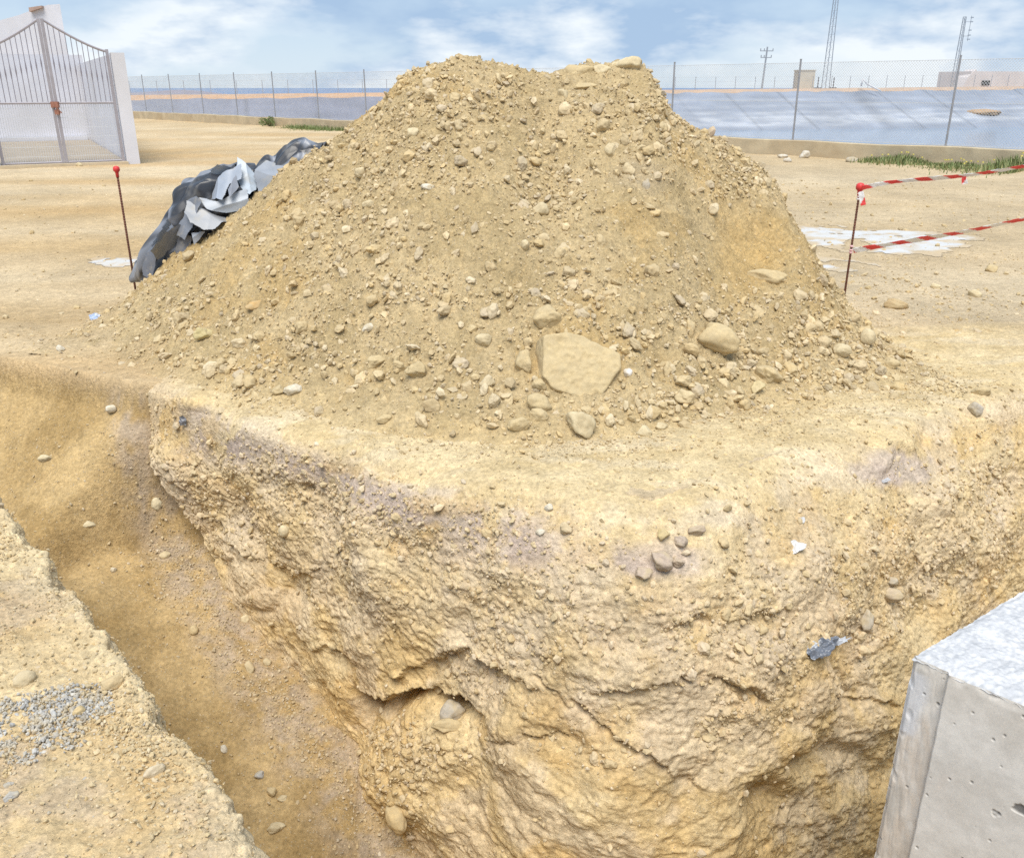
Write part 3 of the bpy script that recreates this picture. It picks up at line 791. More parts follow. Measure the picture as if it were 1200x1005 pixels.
# ---- single stones the eye picks out: photo position, half width and half height in pixels, look
# (u, v, half-w, half-h, tilt deg, angular, colour, label)
PALE = (0.62, 0.54, 0.38); TAN = (0.55, 0.45, 0.28); WHITE = (0.66, 0.63, 0.56); GREYB = (0.46, 0.43, 0.39); OCH = (0.56, 0.38, 0.18); GREY = (0.44, 0.45, 0.47)
KEY = [
 (641, 373, 17, 15, 0, 0.9, TAN, 'squarish tan rock just above the big flat slab on the heap'),
 (677, 500, 21, 17, 40, 0.95, PALE, 'cracked cream rock tilted on its edge at the heap foot, below the big slab'),
 (521, 506, 17, 14, 10, 1.0, PALE, 'cube-like cream rock lying alone on the pale terrace in front of the heap'),
 (836, 401, 27, 20, 20, 0.95, TAN, 'broad flat tan rock bedded in the heap right of the big slab'),
 (902, 328, 29, 9, 4, 0.8, TAN, 'long flat tan stone jutting from the right flank of the heap'),
 (736, 73, 23, 13, 0, 0.9, PALE, 'big blocky boulder at the right end of the heap top'),
 (708, 79, 12, 9, 0, 0.7, PALE, 'smaller round boulder leaning on the blocky boulder of the heap top'),
 (679, 79, 20, 11, -12, 0.95, TAN, 'tilted slab at the edge of the heap top left of its boulders'),
 (684, 99, 15, 5, -12, 0.8, TAN, 'thin flat stone just under the tilted slab of the heap top'),
 (1014, 396, 10, 10, 40, 0.15, PALE, 'smooth egg-shaped cobble at the right foot of the heap, the palest there'),
 (983, 413, 11, 9, 0, 0.2, PALE, 'round cobble left of and below the egg-shaped one at the right foot of the heap'),
 (1042, 427, 10, 8, 15, 0.5, TAN, 'tan cobble near the tip of the stone fan right of the heap'),
 (886, 456, 10, 9, 0, 0.95, (0.60, 0.51, 0.31), 'small cube-like yellowish stone at the foot of the heap, right part'),
 (900, 443, 17, 12, 25, 0.9, TAN, 'angular tan rock touching the small cube-like stone at the heap foot'),
 (240, 394, 13, 10, -15, 0.7, (0.60, 0.53, 0.30), 'large pale yellowish stone low on the left slope of the heap'),
 (300, 359, 13, 6, -12, 0.8, OCH, 'rust-orange flat stone on the left slope of the heap'),
 (490, 434, 15, 11, 30, 0.8, TAN, 'angular tan stone low on the front slope left of the slab'),
 (440, 427, 13, 9, -15, 0.7, TAN, 'wide tan stone low on the front slope, left neighbour of the angular one'),
 (569, 399, 11, 8, 0, 0.4, PALE, 'pale bean-shaped stone on the front slope left of the slab'),
 (434, 383, 9, 5, -25, 0.4, WHITE, 'whitish flat pebble on the front slope of the heap'),
 (734, 437, 6, 7, 20, 0.2, (0.68, 0.66, 0.66), 'small bluish white pebble right beside the big slab'),
 (632, 476, 17, 11, 15, 0.7, TAN, 'rounded tan rock in the stone row below the slab'),
 (607, 498, 14, 9, 0, 0.6, TAN, 'knobbly rock low at the heap foot between the cube-like rock and the cracked one'),
 (631, 490, 13, 9, 10, 0.6, TAN, 'tan rock wedged under the rounded rock below the slab'),
 (723, 496, 15, 7, 5, 0.5, WHITE, 'flat whitish stone right of the cracked cream rock'),
 (756, 509, 10, 8, 0, 0.7, PALE, 'cream stone on the terrace right of the flat whitish one'),
 (775, 503, 8, 6, 0, 0.6, PALE, 'small cream stone beside another one right of the flat whitish stone'),
 (616, 428, 12, 17, 10, 0.9, TAN, 'upright tan rock standing against the left edge of the big slab'),
 (717, 178, 7, 9, 0, 0.6, PALE, 'knob-like rock sticking out under the heap top on the right'),
 (660, 113, 8, 6, 60, 0.5, PALE, 'upright pale stone in the middle hollow just below the heap top'),
 (634, 248, 10, 9, 0, 0.6, PALE, 'biggest stone of the stony streak down the middle of the heap'),
 (614, 289, 6, 7, 0, 0.3, PALE, 'round pale stone near the lower end of the middle streak of the heap'),
 (425, 205, 8, 7, -20, 0.4, PALE, 'roundish pale stone on the upper left ridge of the heap'),
 (502, 219, 9, 5, 5, 0.4, WHITE, 'long whitish stone upper left of the middle of the heap'),
 (433, 240, 8, 6, 0, 0.3, PALE, 'pale cobble on the left shoulder of the heap'),
 (485, 155, 8, 6, -10, 0.5, PALE, 'light cobble on the ridge left of the heap top'),
 (780, 101, 4, 4, 0, 0.6, GREYB, 'grey stone perched on the skyline right of the heap top'),
 (886, 157, 10, 5, 15, 0.4, PALE, 'smooth long stone on the right skyline of the heap'),
 (836, 155, 5, 8, 15, 0.5, (0.55, 0.46, 0.38), 'upright pinkish stone on the right skyline of the heap'),
 (755, 222, 6, 11, 10, 0.7, GREYB, 'narrow upright grey-brown stone on the right front slope'),
 (329, 459, 9, 7, 0, 0.7, TAN, 'tan stone on the terrace at the left front of the heap'),
 (344, 459, 12, 7, 0, 0.6, WHITE, 'chalky white double stone on the terrace at the left front of the heap'),
 (452, 491, 10, 6, 0, 0.6, TAN, 'low tan stone on the terrace left of the cube-like rock'),
 (533, 836, 17, 15, -20, 0.35, GREYB, 'round grey boulder wedged in the dark hollow of the trench wall'),
 (525, 853, 19, 9, -5, 0.9, TAN, 'flat angular stone under the grey boulder in the hollow'),
 (466, 953, 13, 20, -15, 0.25, (0.58, 0.46, 0.27), 'long smooth oval cobble on the trench floor at the foot of the wall'),
 (323, 971, 13, 7, 5, 0.9, PALE, 'pale angular slab on the trench floor beside the near bank'),
 (334, 622, 7, 8, 20, 0.15, PALE, 'oval pale cobble embedded in the pebbly band of the trench wall'),
 (52, 537, 8, 5, 8, 0.4, PALE, 'pale oblong stone on the slope at the left end of the trench'),
 (106, 617, 7, 5, 0, 0.4, PALE, 'pale flat stone on the brown trench slope near the left bank'),
 (131, 480, 6, 5, 0, 0.5, WHITE, 'whitish stone high at the end of the trench near the wall corner'),
 (103, 453, 5, 4, 0, 0.5, PALE, 'small pale stone stuck in the lip of the trench end'),
 (184, 592, 6, 8, 10, 0.3, PALE, 'egg-shaped stone on the gravel strip at the wall foot, the farthest large one'),
 (193, 651, 7, 5, 0, 0.4, PALE, 'roundish pale stone in the middle of the gravel strip'),
 (135, 669, 4, 4, 0, 0.5, WHITE, 'small whitish stone on the brown trench floor by the bank'),
 (225, 740, 6, 6, 0, 0.2, TAN, 'round tan stone on the trench floor left of the gravel strip'),
 (289, 726, 6, 7, 0, 0.3, PALE, 'rounded pale stone on the gravel strip halfway along the trench'),
 (293, 785, 5, 9, -10, 0.3, PALE, 'upright oval pebble on the gravel strip below the rounded pale stone'),
 (311, 775, 5, 5, 0, 0.3, PALE, 'small round pebble beside the upright oval one in the trench'),
 (264, 876, 4, 6, -15, 0.5, WHITE, 'little whitish chip on the trench floor close to the near bank edge'),
 (316, 929, 6, 6, 0, 0.4, TAN, 'tan pebble in a row of three on the trench floor near the bank'),
 (330, 935, 6, 4, 0, 0.4, PALE, 'pale flat pebble at the right end of the row of three on the trench floor'),
 (303, 907, 6, 5, 20, 0.7, GREY, 'bluish grey stone on the trench floor near the bank'),
 (27, 800, 14, 10, -5, 0.25, (0.62, 0.54, 0.40), 'large pale rounded cobble on the near bank above the grey gravel'),
 (93, 835, 8, 7, 0, 0.3, (0.56, 0.45, 0.27), 'round tan stone at the right tip of the grey gravel patch'),
 (130, 801, 14, 9, -15, 0.6, (0.57, 0.45, 0.28), 'brownish rock half buried near the crumbling bank edge'),
 (12, 934, 9, 7, -20, 0.8, GREY, 'largest loose grey stone on the near bank at the left border'),
 (11, 921, 6, 4, 0, 0.8, GREY, 'small grey stone right above the largest grey one on the near bank'),
 (182, 905, 14, 9, -25, 0.6, (0.60, 0.53, 0.42), 'pale rock bedded in the bank near its lower edge'),
 (1142, 481, 9, 8, 30, 0.5, GREYB, 'grey-brown stone on the lip of the right trench slope'),
 (1044, 680, 8, 6, 20, 0.4, GREYB, 'roundish grey-brown cobble in the right trench slope, the upper one of two'),
 (1041, 696, 16, 9, -5, 0.4, (0.50, 0.43, 0.34), 'large grey-brown cobble right under a smaller one in the right trench slope'),
 (1013, 726, 9, 14, 0, 0.5, (0.50, 0.46, 0.40), 'upright grey cobble in the right trench slope above the plastic scrap'),
 (1162, 317, 7, 6, 0, 0.5, TAN, 'tan stone on the open ground right of the puddle, under the tapes'),
 (1142, 347, 8, 6, 0, 0.4, PALE, 'pale stone on the open ground at the right, nearer than the one under the tapes'),
 (1096, 338, 6, 4, 0, 0.5, PALE, 'small pale stone with soil around it on the open ground between stake and right border'),
 (1050, 361, 14, 8, 0, 0.7, (0.50, 0.39, 0.24), 'brown clod-like rock on the open ground just right of the stake foot'),
 (1018, 338, 4, 3, 0, 0.5, TAN, 'small tan stone on the open ground just right of the right-hand stake'),
 (71, 411, 5, 5, 0, 0.5, WHITE, 'small white stone at the outer left foot of the heap'),
 (1150, 462, 11, 7, 0, 0.6, TAN, 'tan stone on the ground right of the stone fan, near the trench lip'),
 (644, 595, 6, 5, 0, 0.5, WHITE, 'white pebble on the terrace edge right above the trench corner'),
 (634, 623, 6, 4, 0, 0.5, WHITE, 'whitish pebble just below the terrace edge near the trench corner'),
 (776, 629, 9, 8, 10, 0.9, (0.60, 0.49, 0.25), 'yellow stone on top of the purplish clods at the trench corner'),
 (773, 656, 17, 13, 20, 1.0, (0.46, 0.385, 0.33), 'largest purplish clod at the trench corner, under the yellow stone'),
 (796, 634, 9, 8, 30, 1.0, (0.46, 0.39, 0.335), 'purplish brown clod right of the yellow stone at the trench corner'),
 (813, 622, 12, 8, -20, 1.0, (0.49, 0.41, 0.35), 'pale purplish clod upper right of the others at the trench corner'),
 (752, 672, 13, 9, -25, 1.0, (0.48, 0.40, 0.34), 'flat purplish clod below and left of the largest one at the corner'),
 (792, 658, 9, 7, 20, 1.0, (0.49, 0.41, 0.34), 'small purplish clod right of the largest one at the trench corner'),
 (88, 193, 5, 3, 0, 0.5, PALE, 'pale stone on the ground in front of the gate'),
]
AV = np.concatenate([s_['V'] for s_ in SURF.values()]); AN = np.concatenate([s_['N'] for s_ in SURF.values()])
AU, AVv, AD = proj(AV)
fac = ((AN * (np.array([0, 0, CAMZ]) - AV)).sum(1) > 0)
def hit(u, v, rad=3.0):
    for rr in (rad, rad * 2, rad * 4, rad * 8, rad * 20):
        m = np.where((np.abs(AU - u) < rr) & (np.abs(AVv - v) < rr) & fac & (AD > 0.3))[0]
        if len(m):
            dn = AD[m].min(); m = m[AD[m] < dn + 0.10]
            q = m[np.argmin((AU[m] - u) ** 2 + (AVv[m] - v) ** 2)]
            return AV[q], AN[q], AD[q]
    raise ValueError((u, v))

CAMP = np.array([0, 0, CAMZ])
def view_frame(p):
    f = p - CAMP; f /= np.linalg.norm(f); rgt = np.cross(f, [0, 0, 1.0]); rgt /= np.linalg.norm(rgt)
    return rgt, np.cross(rgt, f), f
occ = []
for k, (u, v, hw, hh_, tl, ang, colr, lab) in enumerate(KEY):
    p, n, d = hit(u, v)
    a, b = hw * d / F, hh_ * d / F
    rgt, upv, f = view_frame(p)
    c = min(a, b) * 0.9
    Rm = np.stack([rgt, f, np.cross(rgt, f)], -1)                        # x across, y away, z up
    t = math.radians(tl); Rt = np.array([[math.cos(t), 0, math.sin(t)], [0, 1, 0], [-math.sin(t), 0, math.cos(t)]])
    D, Fc = rock(4, 400 + k, min(1, ang * 1.1 + 0.1), 0.08 + 0.12 * ang, 7 if ang > 0.75 else 12)
    D = D / np.abs(D).max(0)
    V = (D * np.array([a, c, b])) @ Rt.T @ Rm.T
    me = raw_mesh('stone', V, Fc)
    cat = 'boulder' if max(hw, hh_) > 20 else 'stone'
    o = link('boulder' if cat == 'boulder' else 'stone', me, M_STONE, label=lab, category=cat)
    cen = p + n * c * (0.4 if p[2] > -0.6 else 0.3) - (np.array([0, 0, 0.75 * b]) if (v < 105 and u > 650) else 0)
    o.location = cen.tolist(); o.color = (*colr, 1)
    occ.append((cen, max(a, b)))

# the big flat slab, cut to its outline
OUTL = [(639, 392), (662, 389), (682, 391), (703, 401), (727, 413), (729, 428), (714, 448), (700, 466), (668, 458), (648, 450), (638, 437)]
pc, n, d = hit(684, 440)
cn = pc + n * 0.02
# plane of its face leans with the slope, a little steeper
fn = np.array([0.10, -0.80, 0.60]); fn /= np.linalg.norm(fn)
poly = []
for u, v in OUTL:
    x, y, w_ = ray(u, v); dr = np.array([x, y, w_]); t = ((cn + fn * 0.05 - CAMP) @ fn) / (dr @ fn); poly.append(CAMP + dr * t)
poly = np.array(poly); cc = poly.mean(0)
D, Fc = ico(6)
cen_s = cc - fn * 0.115; lim = np.full(len(D), 9.0)
pls = [(fn, 0.085), (-fn, 0.10)]
for a in range(len(poly)):
    p0, p1 = poly[a], poly[(a + 1) % len(poly)]
    en = np.cross(p1 - p0, fn); en /= np.linalg.norm(en)
    if en @ (p0 - cc) < 0: en = -en
    en2 = en + fn * 0.18; en2 /= np.linalg.norm(en2)
    pls.append((en2, (p0 + fn * 0.0 - cen_s) @ en2))
tg = np.cross(fn, [1.0, 0, 0]); tg /= np.linalg.norm(tg); tg2 = np.cross(fn, tg)
Ds = D[:, :1] * tg * 1.0 + D[:, 1:2] * tg2 + D[:, 2:] * fn * 0.45
Ds /= np.linalg.norm(Ds, axis=1)[:, None]
for nn_, of_ in pls: lim = np.minimum(lim, of_ / np.maximum(Ds @ nn_, 1e-3))
flatp = Ds * lim[:, None] + cen_s
nrm_s = Ds * 0.3 + fn * 0.7
flatp = flatp + fn * (0.016 * fbm(flatp * 6, 4, 0.55, 151) + 0.005 * fbm(flatp * 38, 3, 0.6, 152))[:, None] + 0.006 * np.stack([perlin(flatp * 13, 153 + q) for q in range(3)], -1)
me = raw_mesh('boulder', flatp - cc, Fc)
o = link('boulder', me, M_STONE, label='largest flat angular slab, leaning on the lower front of the heap', category='boulder')
o.location = cc.tolist(); o.color = (0.55, 0.45, 0.28, 1)
occ.append((cc, 0.2))

# ---- the largest of the scattered stones are objects of their own, the rest is gravel
N_SINGLE = 300 - len(KEY) - 1
cand = []
for name in ('heap', 'heap foot', 'terrace', 'wall', 'floor', 'open ground', 'rubble'):
    d = SETS[name]; _, _, dd = proj(d['P'])
    big = d['S'][:, 0] * np.sqrt(d['S'][:, 1] / d['S'][:, 0]) / dd
    vis = shown(d['P'] + d['N'] * 0.01)
    free = np.ones(len(big), bool)
    for c, rad in occ: free &= np.linalg.norm(d['P'] - c, axis=1) > rad + d['S'][:, 0] * 0.7
    d['ok'] = free
    for i in np.where(vis & free)[0]: cand.append((big[i], name, i))
cand.sort(key=lambda t: -t[0]); cand = cand[:N_SINGLE]
pick = {}
for b, name, i in cand: pick.setdefault(name, []).append(i)

def zone_of(name, u, v):
    if name in ('heap', 'heap foot'):
        if v < 120: return ('near the very top of the heap', 'stones near the top of the heap')
        if u < 330: return ('on the outer left slope of the heap', 'stones on the outer left slope')
        if v > 455: return ('in the stone row along the front foot of the heap', 'stones along the front foot of the heap')
        if u > 900: return ('in the stone fan at the right foot of the heap', 'stones in the fan at the right foot')
        if u > 780 and v < 330: return ('on the upper right flank of the heap', 'stones on the upper right flank')
        if v < 260: return ('on the upper left face of the heap', 'stones on the upper left face') if u < 560 else ('on the upper middle face of the heap', 'stones on the upper middle face')
        return ('on the lower left face of the heap', 'stones on the lower left face') if u < 560 else ('on the lower middle face of the heap', 'stones on the lower middle face')
    if name == 'terrace': return ('on the pale terrace before the heap, left half', 'stones on the left half of the terrace') if u < 600 else ('on the pale terrace before the heap, right half', 'stones on the right half of the terrace')
    if name == 'wall':
        if u < 480: return ('set in the pebbly left part of the trench wall', 'stones in the left trench wall')
        return ('set in the trench wall around its corner', 'stones in the trench wall around the corner') if u < 880 else ('set in the sloping right trench wall', 'stones in the right trench wall')
    if name == 'rubble': return ('in the loose rubble under the hollow of the trench wall', 'rubble stones under the hollow')
    if name == 'floor': return ('lying on the trench floor', 'stones on the trench floor')
    return ('scattered on the open ground right of the heap', 'stones on the open ground at the right') if u > 600 else ('scattered on the ground left of the heap', 'stones on the ground at the left')

HI = []
for k in range(14):
    D, Fc = rock(4, 700 + k, 0.62 + 0.04 * (k % 10), 0.20); D = D / np.abs(D).max(0)
    HI.append(raw_mesh('stone', D, Fc)); HI[-1].materials.append(M_STONE)
from mathutils import Matrix
zone_items = {}
for b, name, i in cand:
    d = SETS[name]; u, v, _ = proj(d['P'][i][None]); z = zone_of(name, u[0], v[0])
    o = bpy.data.objects.new('stone', HI[rng.integers(0, len(HI))]); COL.objects.link(o)
    Rm = d['R'][i]
    o.location = d['P'][i].tolist(); o.rotation_euler = Matrix(Rm.tolist()).to_euler(); o.scale = d['S'][i].tolist()
    o.color = (*d['C'][i].tolist(), 1)
    o['category'] = 'stone'; o['group'] = z[1]
    zone_items.setdefault(z, []).append((b, u[0], v[0], o))
for z, items in zone_items.items():
    for _, _, _, o in items: o['label'] = 'fist-sized tan stone ' + z[0]
    used = set()
    for word, key in (('largest', lambda t: -t[0]), ('leftmost', lambda t: t[1]), ('rightmost', lambda t: -t[1]), ('topmost', lambda t: t[2]), ('lowest', lambda t: -t[2])):
        o = min(items, key=key)[3]
        if len(items) > 5 and o.name not in used:
            o['label'] = word + ' of the tan stones ' + z[0]; used.add(o.name)

for name in SETS:
    d = SETS[name]; m = np.ones(len(d['P']), bool)
    if name in pick: m[pick[name]] = False
    if 'ok' in d: m &= d.pop('ok')
    SETS[name] = sub(d, m)
build_stuff('gravel', [SETS['heap'], SETS['heap foot'], SETS['heap fine']], 'loose stones and gravel covering the slopes of the dirt heap', 'gravel')
build_stuff('gravel', [SETS['terrace']], 'fine gravel strewn over the pale terrace in front of the heap', 'gravel')
build_stuff('gravel', [SETS['wall'], SETS['rubble']], 'pebbles set in the cut trench walls', 'gravel')
build_stuff('gravel', [SETS['floor']], 'fine gravel along the trench floor', 'gravel')
build_stuff('gravel', [SETS['open ground']], 'scattered gravel on the open ground behind the heap', 'gravel')
build_stuff('gravel', [SETS['bank']], 'fine tan gravel on the near bank', 'gravel')
build_stuff('gravel', [SETS['grey']], 'patch of crushed grey gravel on the near bank', 'gravel')

# ================================================================== reservoir, fence, low wall
def fence_t(u, z=0.37):
    ts = np.linspace(-30, 90, 24001)
    pts = np.stack([FA[0] + ts * FD[0], FA[1] + ts * FD[1], np.full_like(ts, z)], -1)
    pu, _, _ = proj(pts); ok = pts[:, 1] > 2
    pu = np.where(ok, pu, 1e9)
    return ts[np.argmin(np.abs(pu - u))]
def FP(t, z, off=0.0): return (FA[0] + t * FD[0] + FN[0] * off, FA[1] + t * FD[1] + FN[1] * off, z)
FANG = math.atan2(FD[1], FD[0])
t_l, t_r = fence_t(140), fence_t(1108) + 6.5
M_CONC_TAN = plain_mat('weathered tan concrete', (0.50, 0.42, 0.29), 0.9, 0.16, 2.2, 0.4, dirt=(0.40, 0.30, 0.18), dirt_amt=0.6)
mb = MB(); nseg = 60
ts = np.linspace(t_l, t_r, nseg + 1); V = []; Fs = []
for i, t in enumerate(ts):
    wv = 0.012 * math.sin(i * 1.7) + 0.008 * math.sin(i * 0.6)
    for off, z in ((-0.13, -0.15), (-0.13, 0.355 + wv), (-0.115, 0.37 + wv), (0.115, 0.37 + wv), (0.13, 0.355 + wv), (0.13, -0.6)):
        V.append(FP(t, z, off))
for i in range(nseg):
    for k in range(5): a = i * 6 + k; Fs.append((a, a + 6, a + 7, a + 1))
Fs += [tuple(range(6)), tuple(range(nseg * 6 + 5, nseg * 6 - 1, -1))]
mb.add(V, Fs)
mb.build('low_wall', M_CONC_TAN, label='long low tan concrete wall under the wire fence along the reservoir', category='wall')

M_GALV = plain_mat('galvanised wire', (0.60, 0.62, 0.65), 0.5, 0.1, 3, metal=0.1)
M_POST = plain_mat('grey fence post', (0.30, 0.31, 0.34), 0.55, 0.15, 5, metal=0.2)
tm = 0.5 * (t_l + t_r)
fence = empty('wire_fence', FP(tm, 0.37), 0, label='tall chain-link fence on the low wall in front of the reservoir', category='fence')
def fchild(mbx, name, mat):
    o = mbx.build(name, mat, fence); o.matrix_parent_inverse = Matrix.Translation(fence.location).inverted(); return o
pt = [fence_t(u) for u in (172, 203, 239, 279, 323, 374, 430)]
tR = [fence_t(u) for u in (786, 929, 1108)]
mid = list(np.linspace(pt[-1], tR[0], int(round((tR[0] - pt[-1]) / (tR[1] - tR[0]))) + 1))[1:-1]
posts = pt + mid + tR + [2 * tR[2] - tR[1]]
for t in posts:
    mb = MB(); lean = random.uniform(-0.02, 0.02)
    mb.tube(FP(t, 0.30), FP(t + lean, 2.24), 0.024, 8); mb.tube(FP(t + lean, 2.24), FP(t + lean, 2.26), 0.028, 8)
    fchild(mb, 'post', M_POST)
mb = MB(); H0, H1 = 0.39, 2.17; s_ = 0.062
def diag(sgn):
    k0 = int((t_l - (H1 - H0)) / s_) - 1; k1 = int((t_r + (H1 - H0)) / s_) + 1
    for k in range(k0, k1):
        a0 = k * s_; a1 = a0 + sgn * (H1 - H0) * 0.95; z0_, z1_ = H0, H1
        lo, hi = (a0, a1)
        if max(a0, a1) < t_l or min(a0, a1) > t_r: continue
        def clip(a, z, b, zz):
            for lim, s2 in ((t_l, 1), (t_r, -1)):
                if (a - lim) * s2 < 0: f = (lim - a) / (b - a); z = z + (zz - z) * f; a = lim
            return a, z
        p0 = clip(a0, z0_, a1, z1_); p1 = clip(a1, z1_, a0, z0_)
        rr = 0.0034
        mb.tube(FP(p0[0], p0[1], 0.004 * sgn), FP(p1[0], p1[1], 0.004 * sgn), rr, 3, caps=False)
diag(1); diag(-1)
fchild(mb, 'wire_mesh', M_GALV)
mb = MB()
for z in (0.40, 1.28, 2.17): mb.tube(FP(t_l, z), FP(t_r, z), 0.006, 5)
fchild(mb, 'tension_wire', M_GALV)

RL0 = PY(165, 116, 97.0); RR0 = PY(1200, 104, 125.0)
rd = (RR0 - RL0)[:2]; rlen = np.linalg.norm(rd); rd /= rlen; rn = np.array([rd[1], -rd[0]])        # rn points to the camera
if rn[1] > 0: rn = -rn
def RIM(t, off, dz):
    f = t / rlen
    z = lerp(RL0[2], RR0[2], np.clip(f, -0.6, 1.6))
    return (RL0[0] + rd[0] * t + rn[0] * off, RL0[1] + rd[1] * t + rn[1] * off, z + dz)
tl2, tr2 = -90.0, rlen + 60
na, nd = 620, 46
tt_ = np.linspace(tl2, tr2, na); dd_ = np.linspace(0, 17, nd)
LV = np.array([[RIM(t, d, -0.40 * d) for d in dd_] for t in tt_])
fl = LV.reshape(-1, 3); along = np.repeat(tt_, nd); down = np.tile(dd_, na)
fl = fl.copy(); fl[:, 2] += 0.05 * perlin(np.stack([along * 0.5, down * 0.2, down * 0], -1), 201)
lc = lerp(np.array([0.20, 0.21, 0.275]), np.array([0.27, 0.31, 0.39]), sstep(20, 65, along)[:, None])
band = 0
for d0, wd, am in ((2.2, 0.35, 0.35), (3.9, 0.35, 0.45), (5.6, 0.4, 0.7), (6.9, 0.5, 0.8), (8.2, 0.9, 0.9)):
    band = band + am * np.exp(-((down - d0 - 0.25 * perlin(np.stack([along * 0.15, down * 0, down * 0 + d0], -1), 203)) / wd) ** 2)
band = np.clip(band * (0.45 + 0.9 * fbm(np.stack([along * 0.35, down * 1.4, down * 0], -1), 3, 0.6, 205) + 0.25), 0, 1) * sstep(30, 60, along)
lc = lerp(lc, np.array([0.66, 0.68, 0.71]), (0.55 * band)[:, None])
seam = np.exp(-(((along % 7.0) - 3.5) / 0.16) ** 2)
chan = np.exp(-((along - 84.5 + 0.15 * down) / 1.1) ** 2)
lc = lc * (1 - 0.32 * seam - 0.22 * chan)[:, None]
lc = lc * (0.9 + 0.2 * fbm(np.stack([along * 0.2, down * 0.5, down * 0], -1), 3, 0.5, 207))[:, None]
me = raw_mesh('reservoir_liner', fl, grid_faces(na, nd)); set_color(me, lc)
m, nt2, b = new_mat('pond liner'); at = N(nt2, 'ShaderNodeVertexColor', layer_name='tint').outputs['Color']
nt2.links.new(at, b.inputs['Base Color']); b.inputs['Roughness'].default_value = 0.6; b.inputs['Specular IOR Level'].default_value = 0.25
link('reservoir_liner', me, m, kind='structure')
m, nt2, b = new_mat('water'); b.inputs['Base Color'].default_value = (0.20, 0.30, 0.42, 1); b.inputs['Roughness'].default_value = 0.08
bp = N(nt2, 'ShaderNodeBump'); bp.inputs['Strength'].default_value = 0.25; bp.inputs['Distance'].default_value = 0.05
mpw = N(nt2, 'ShaderNodeMapping'); mpw.inputs['Scale'].default_value = (0.6, 2.0, 1); nt2.links.new(pos(nt2), mpw.inputs['Vector'])
nt2.links.new(noise(nt2, mpw.outputs[0], 1.6, 4), bp.inputs['Height']); nt2.links.new(bp.outputs[0], b.inputs['Normal']); M_WATER = m
mb = MB(); mb.add([(-150, 12, -2.85), (220, 12, -2.85), (220, 142, -2.85), (-150, 142, -2.85)], [(0, 1, 2, 3)])
mb.build('reservoir_water', M_WATER, kind='structure')
# rim of the far bank
nb_ = 300; tb_ = np.linspace(tl2, tr2, nb_); PR = [(0.3, -0.14), (0.0, 0.02), (-0.4, 0.30), (-1.2, 0.36), (-4.5, 0.34), (-9, -1.0), (-14, -3)]
BR = np.array([[RIM(t, o_, dz if dz < 0.05 else dz * lerp(1.0, 0.75, np.clip(t / rlen, 0, 1))) for o_, dz in PR] for t in tb_])
BRf = BR.reshape(-1, 3).copy(); BRf[:, 2] += 0.05 * perlin(BRf * 0.4, 211)
cb_ = lerp(np.array([0.60, 0.36, 0.19]), np.array([0.50, 0.38, 0.30]), sstep(0, 90, np.repeat(tb_, len(PR)))[:, None]) * (0.92 + 0.16 * np.random.default_rng(2).random((len(BRf), 1)))
me = raw_mesh('reservoir_bank', BRf, grid_faces(nb_, len(PR))); set_color(me, cb_)
link('reservoir_bank', me, M_SOIL, kind='structure')
# sea and headland
m, nt2, b = new_mat('sea'); b.inputs['Base Color'].default_value = (0.10, 0.19, 0.36, 1); b.inputs['Roughness'].default_value = 0.45
mb = MB(); mb.add([(-26000, 250, -12), (26000, 250, -12), (26000, 45000, -12), (-26000, 45000, -12)], [(0, 1, 2, 3)]); mb.build('sea', m, kind='structure')
M_HILL = plain_mat('far headland', (0.23, 0.20, 0.25), 0.95, 0.15, 0.02)
hxs = np.linspace(0, 1, 60); hys = np.linspace(-1, 1, 16); HLv = []
pl, pr_ = PY(120, 104, 1400), PY(300, 104, 1400)
for a in hxs:
    for c in hys:
        hgt = 13.5 * math.sin(math.pi * min(1, a * 1.0)) ** 0.7 * (0.75 + 0.25 * math.sin(a * 9 + 1) * math.cos(a * 4)) * (1 - c * c)
        HLv.append((lerp(pl[0], pr_[0], a), 1400 + c * 160, -12.5 + hgt))
me = raw_mesh('hill', np.array(HLv), grid_faces(60, 16)); link('hill', me, M_HILL, kind='structure')

# far fence on the rim
ff = empty('far_fence', RIM(60, -2.2, 0.3), 0, label='far thin fence along the opposite rim of the reservoir', category='fence')
def gchild(mbx, name, mat, par, smooth=False):
    o = mbx.build(name, mat, par, smooth); o.matrix_parent_inverse = Matrix.Translation(par.location).inverted(); return o
for t in np.arange(-12, rlen + 6, 2.7):
    mb = MB(); mb.tube(RIM(t, -2.2, 0.1), RIM(t, -2.2, 1.75), 0.035, 5); gchild(mb, 'post', M_POST, ff)
mb = MB()
for z in (0.7, 1.2, 1.7): mb.tube(RIM(-14, -2.2, z), RIM(rlen + 8, -2.2, z), 0.008, 3)
gchild(mb, 'tension_wire', M_GALV, ff)

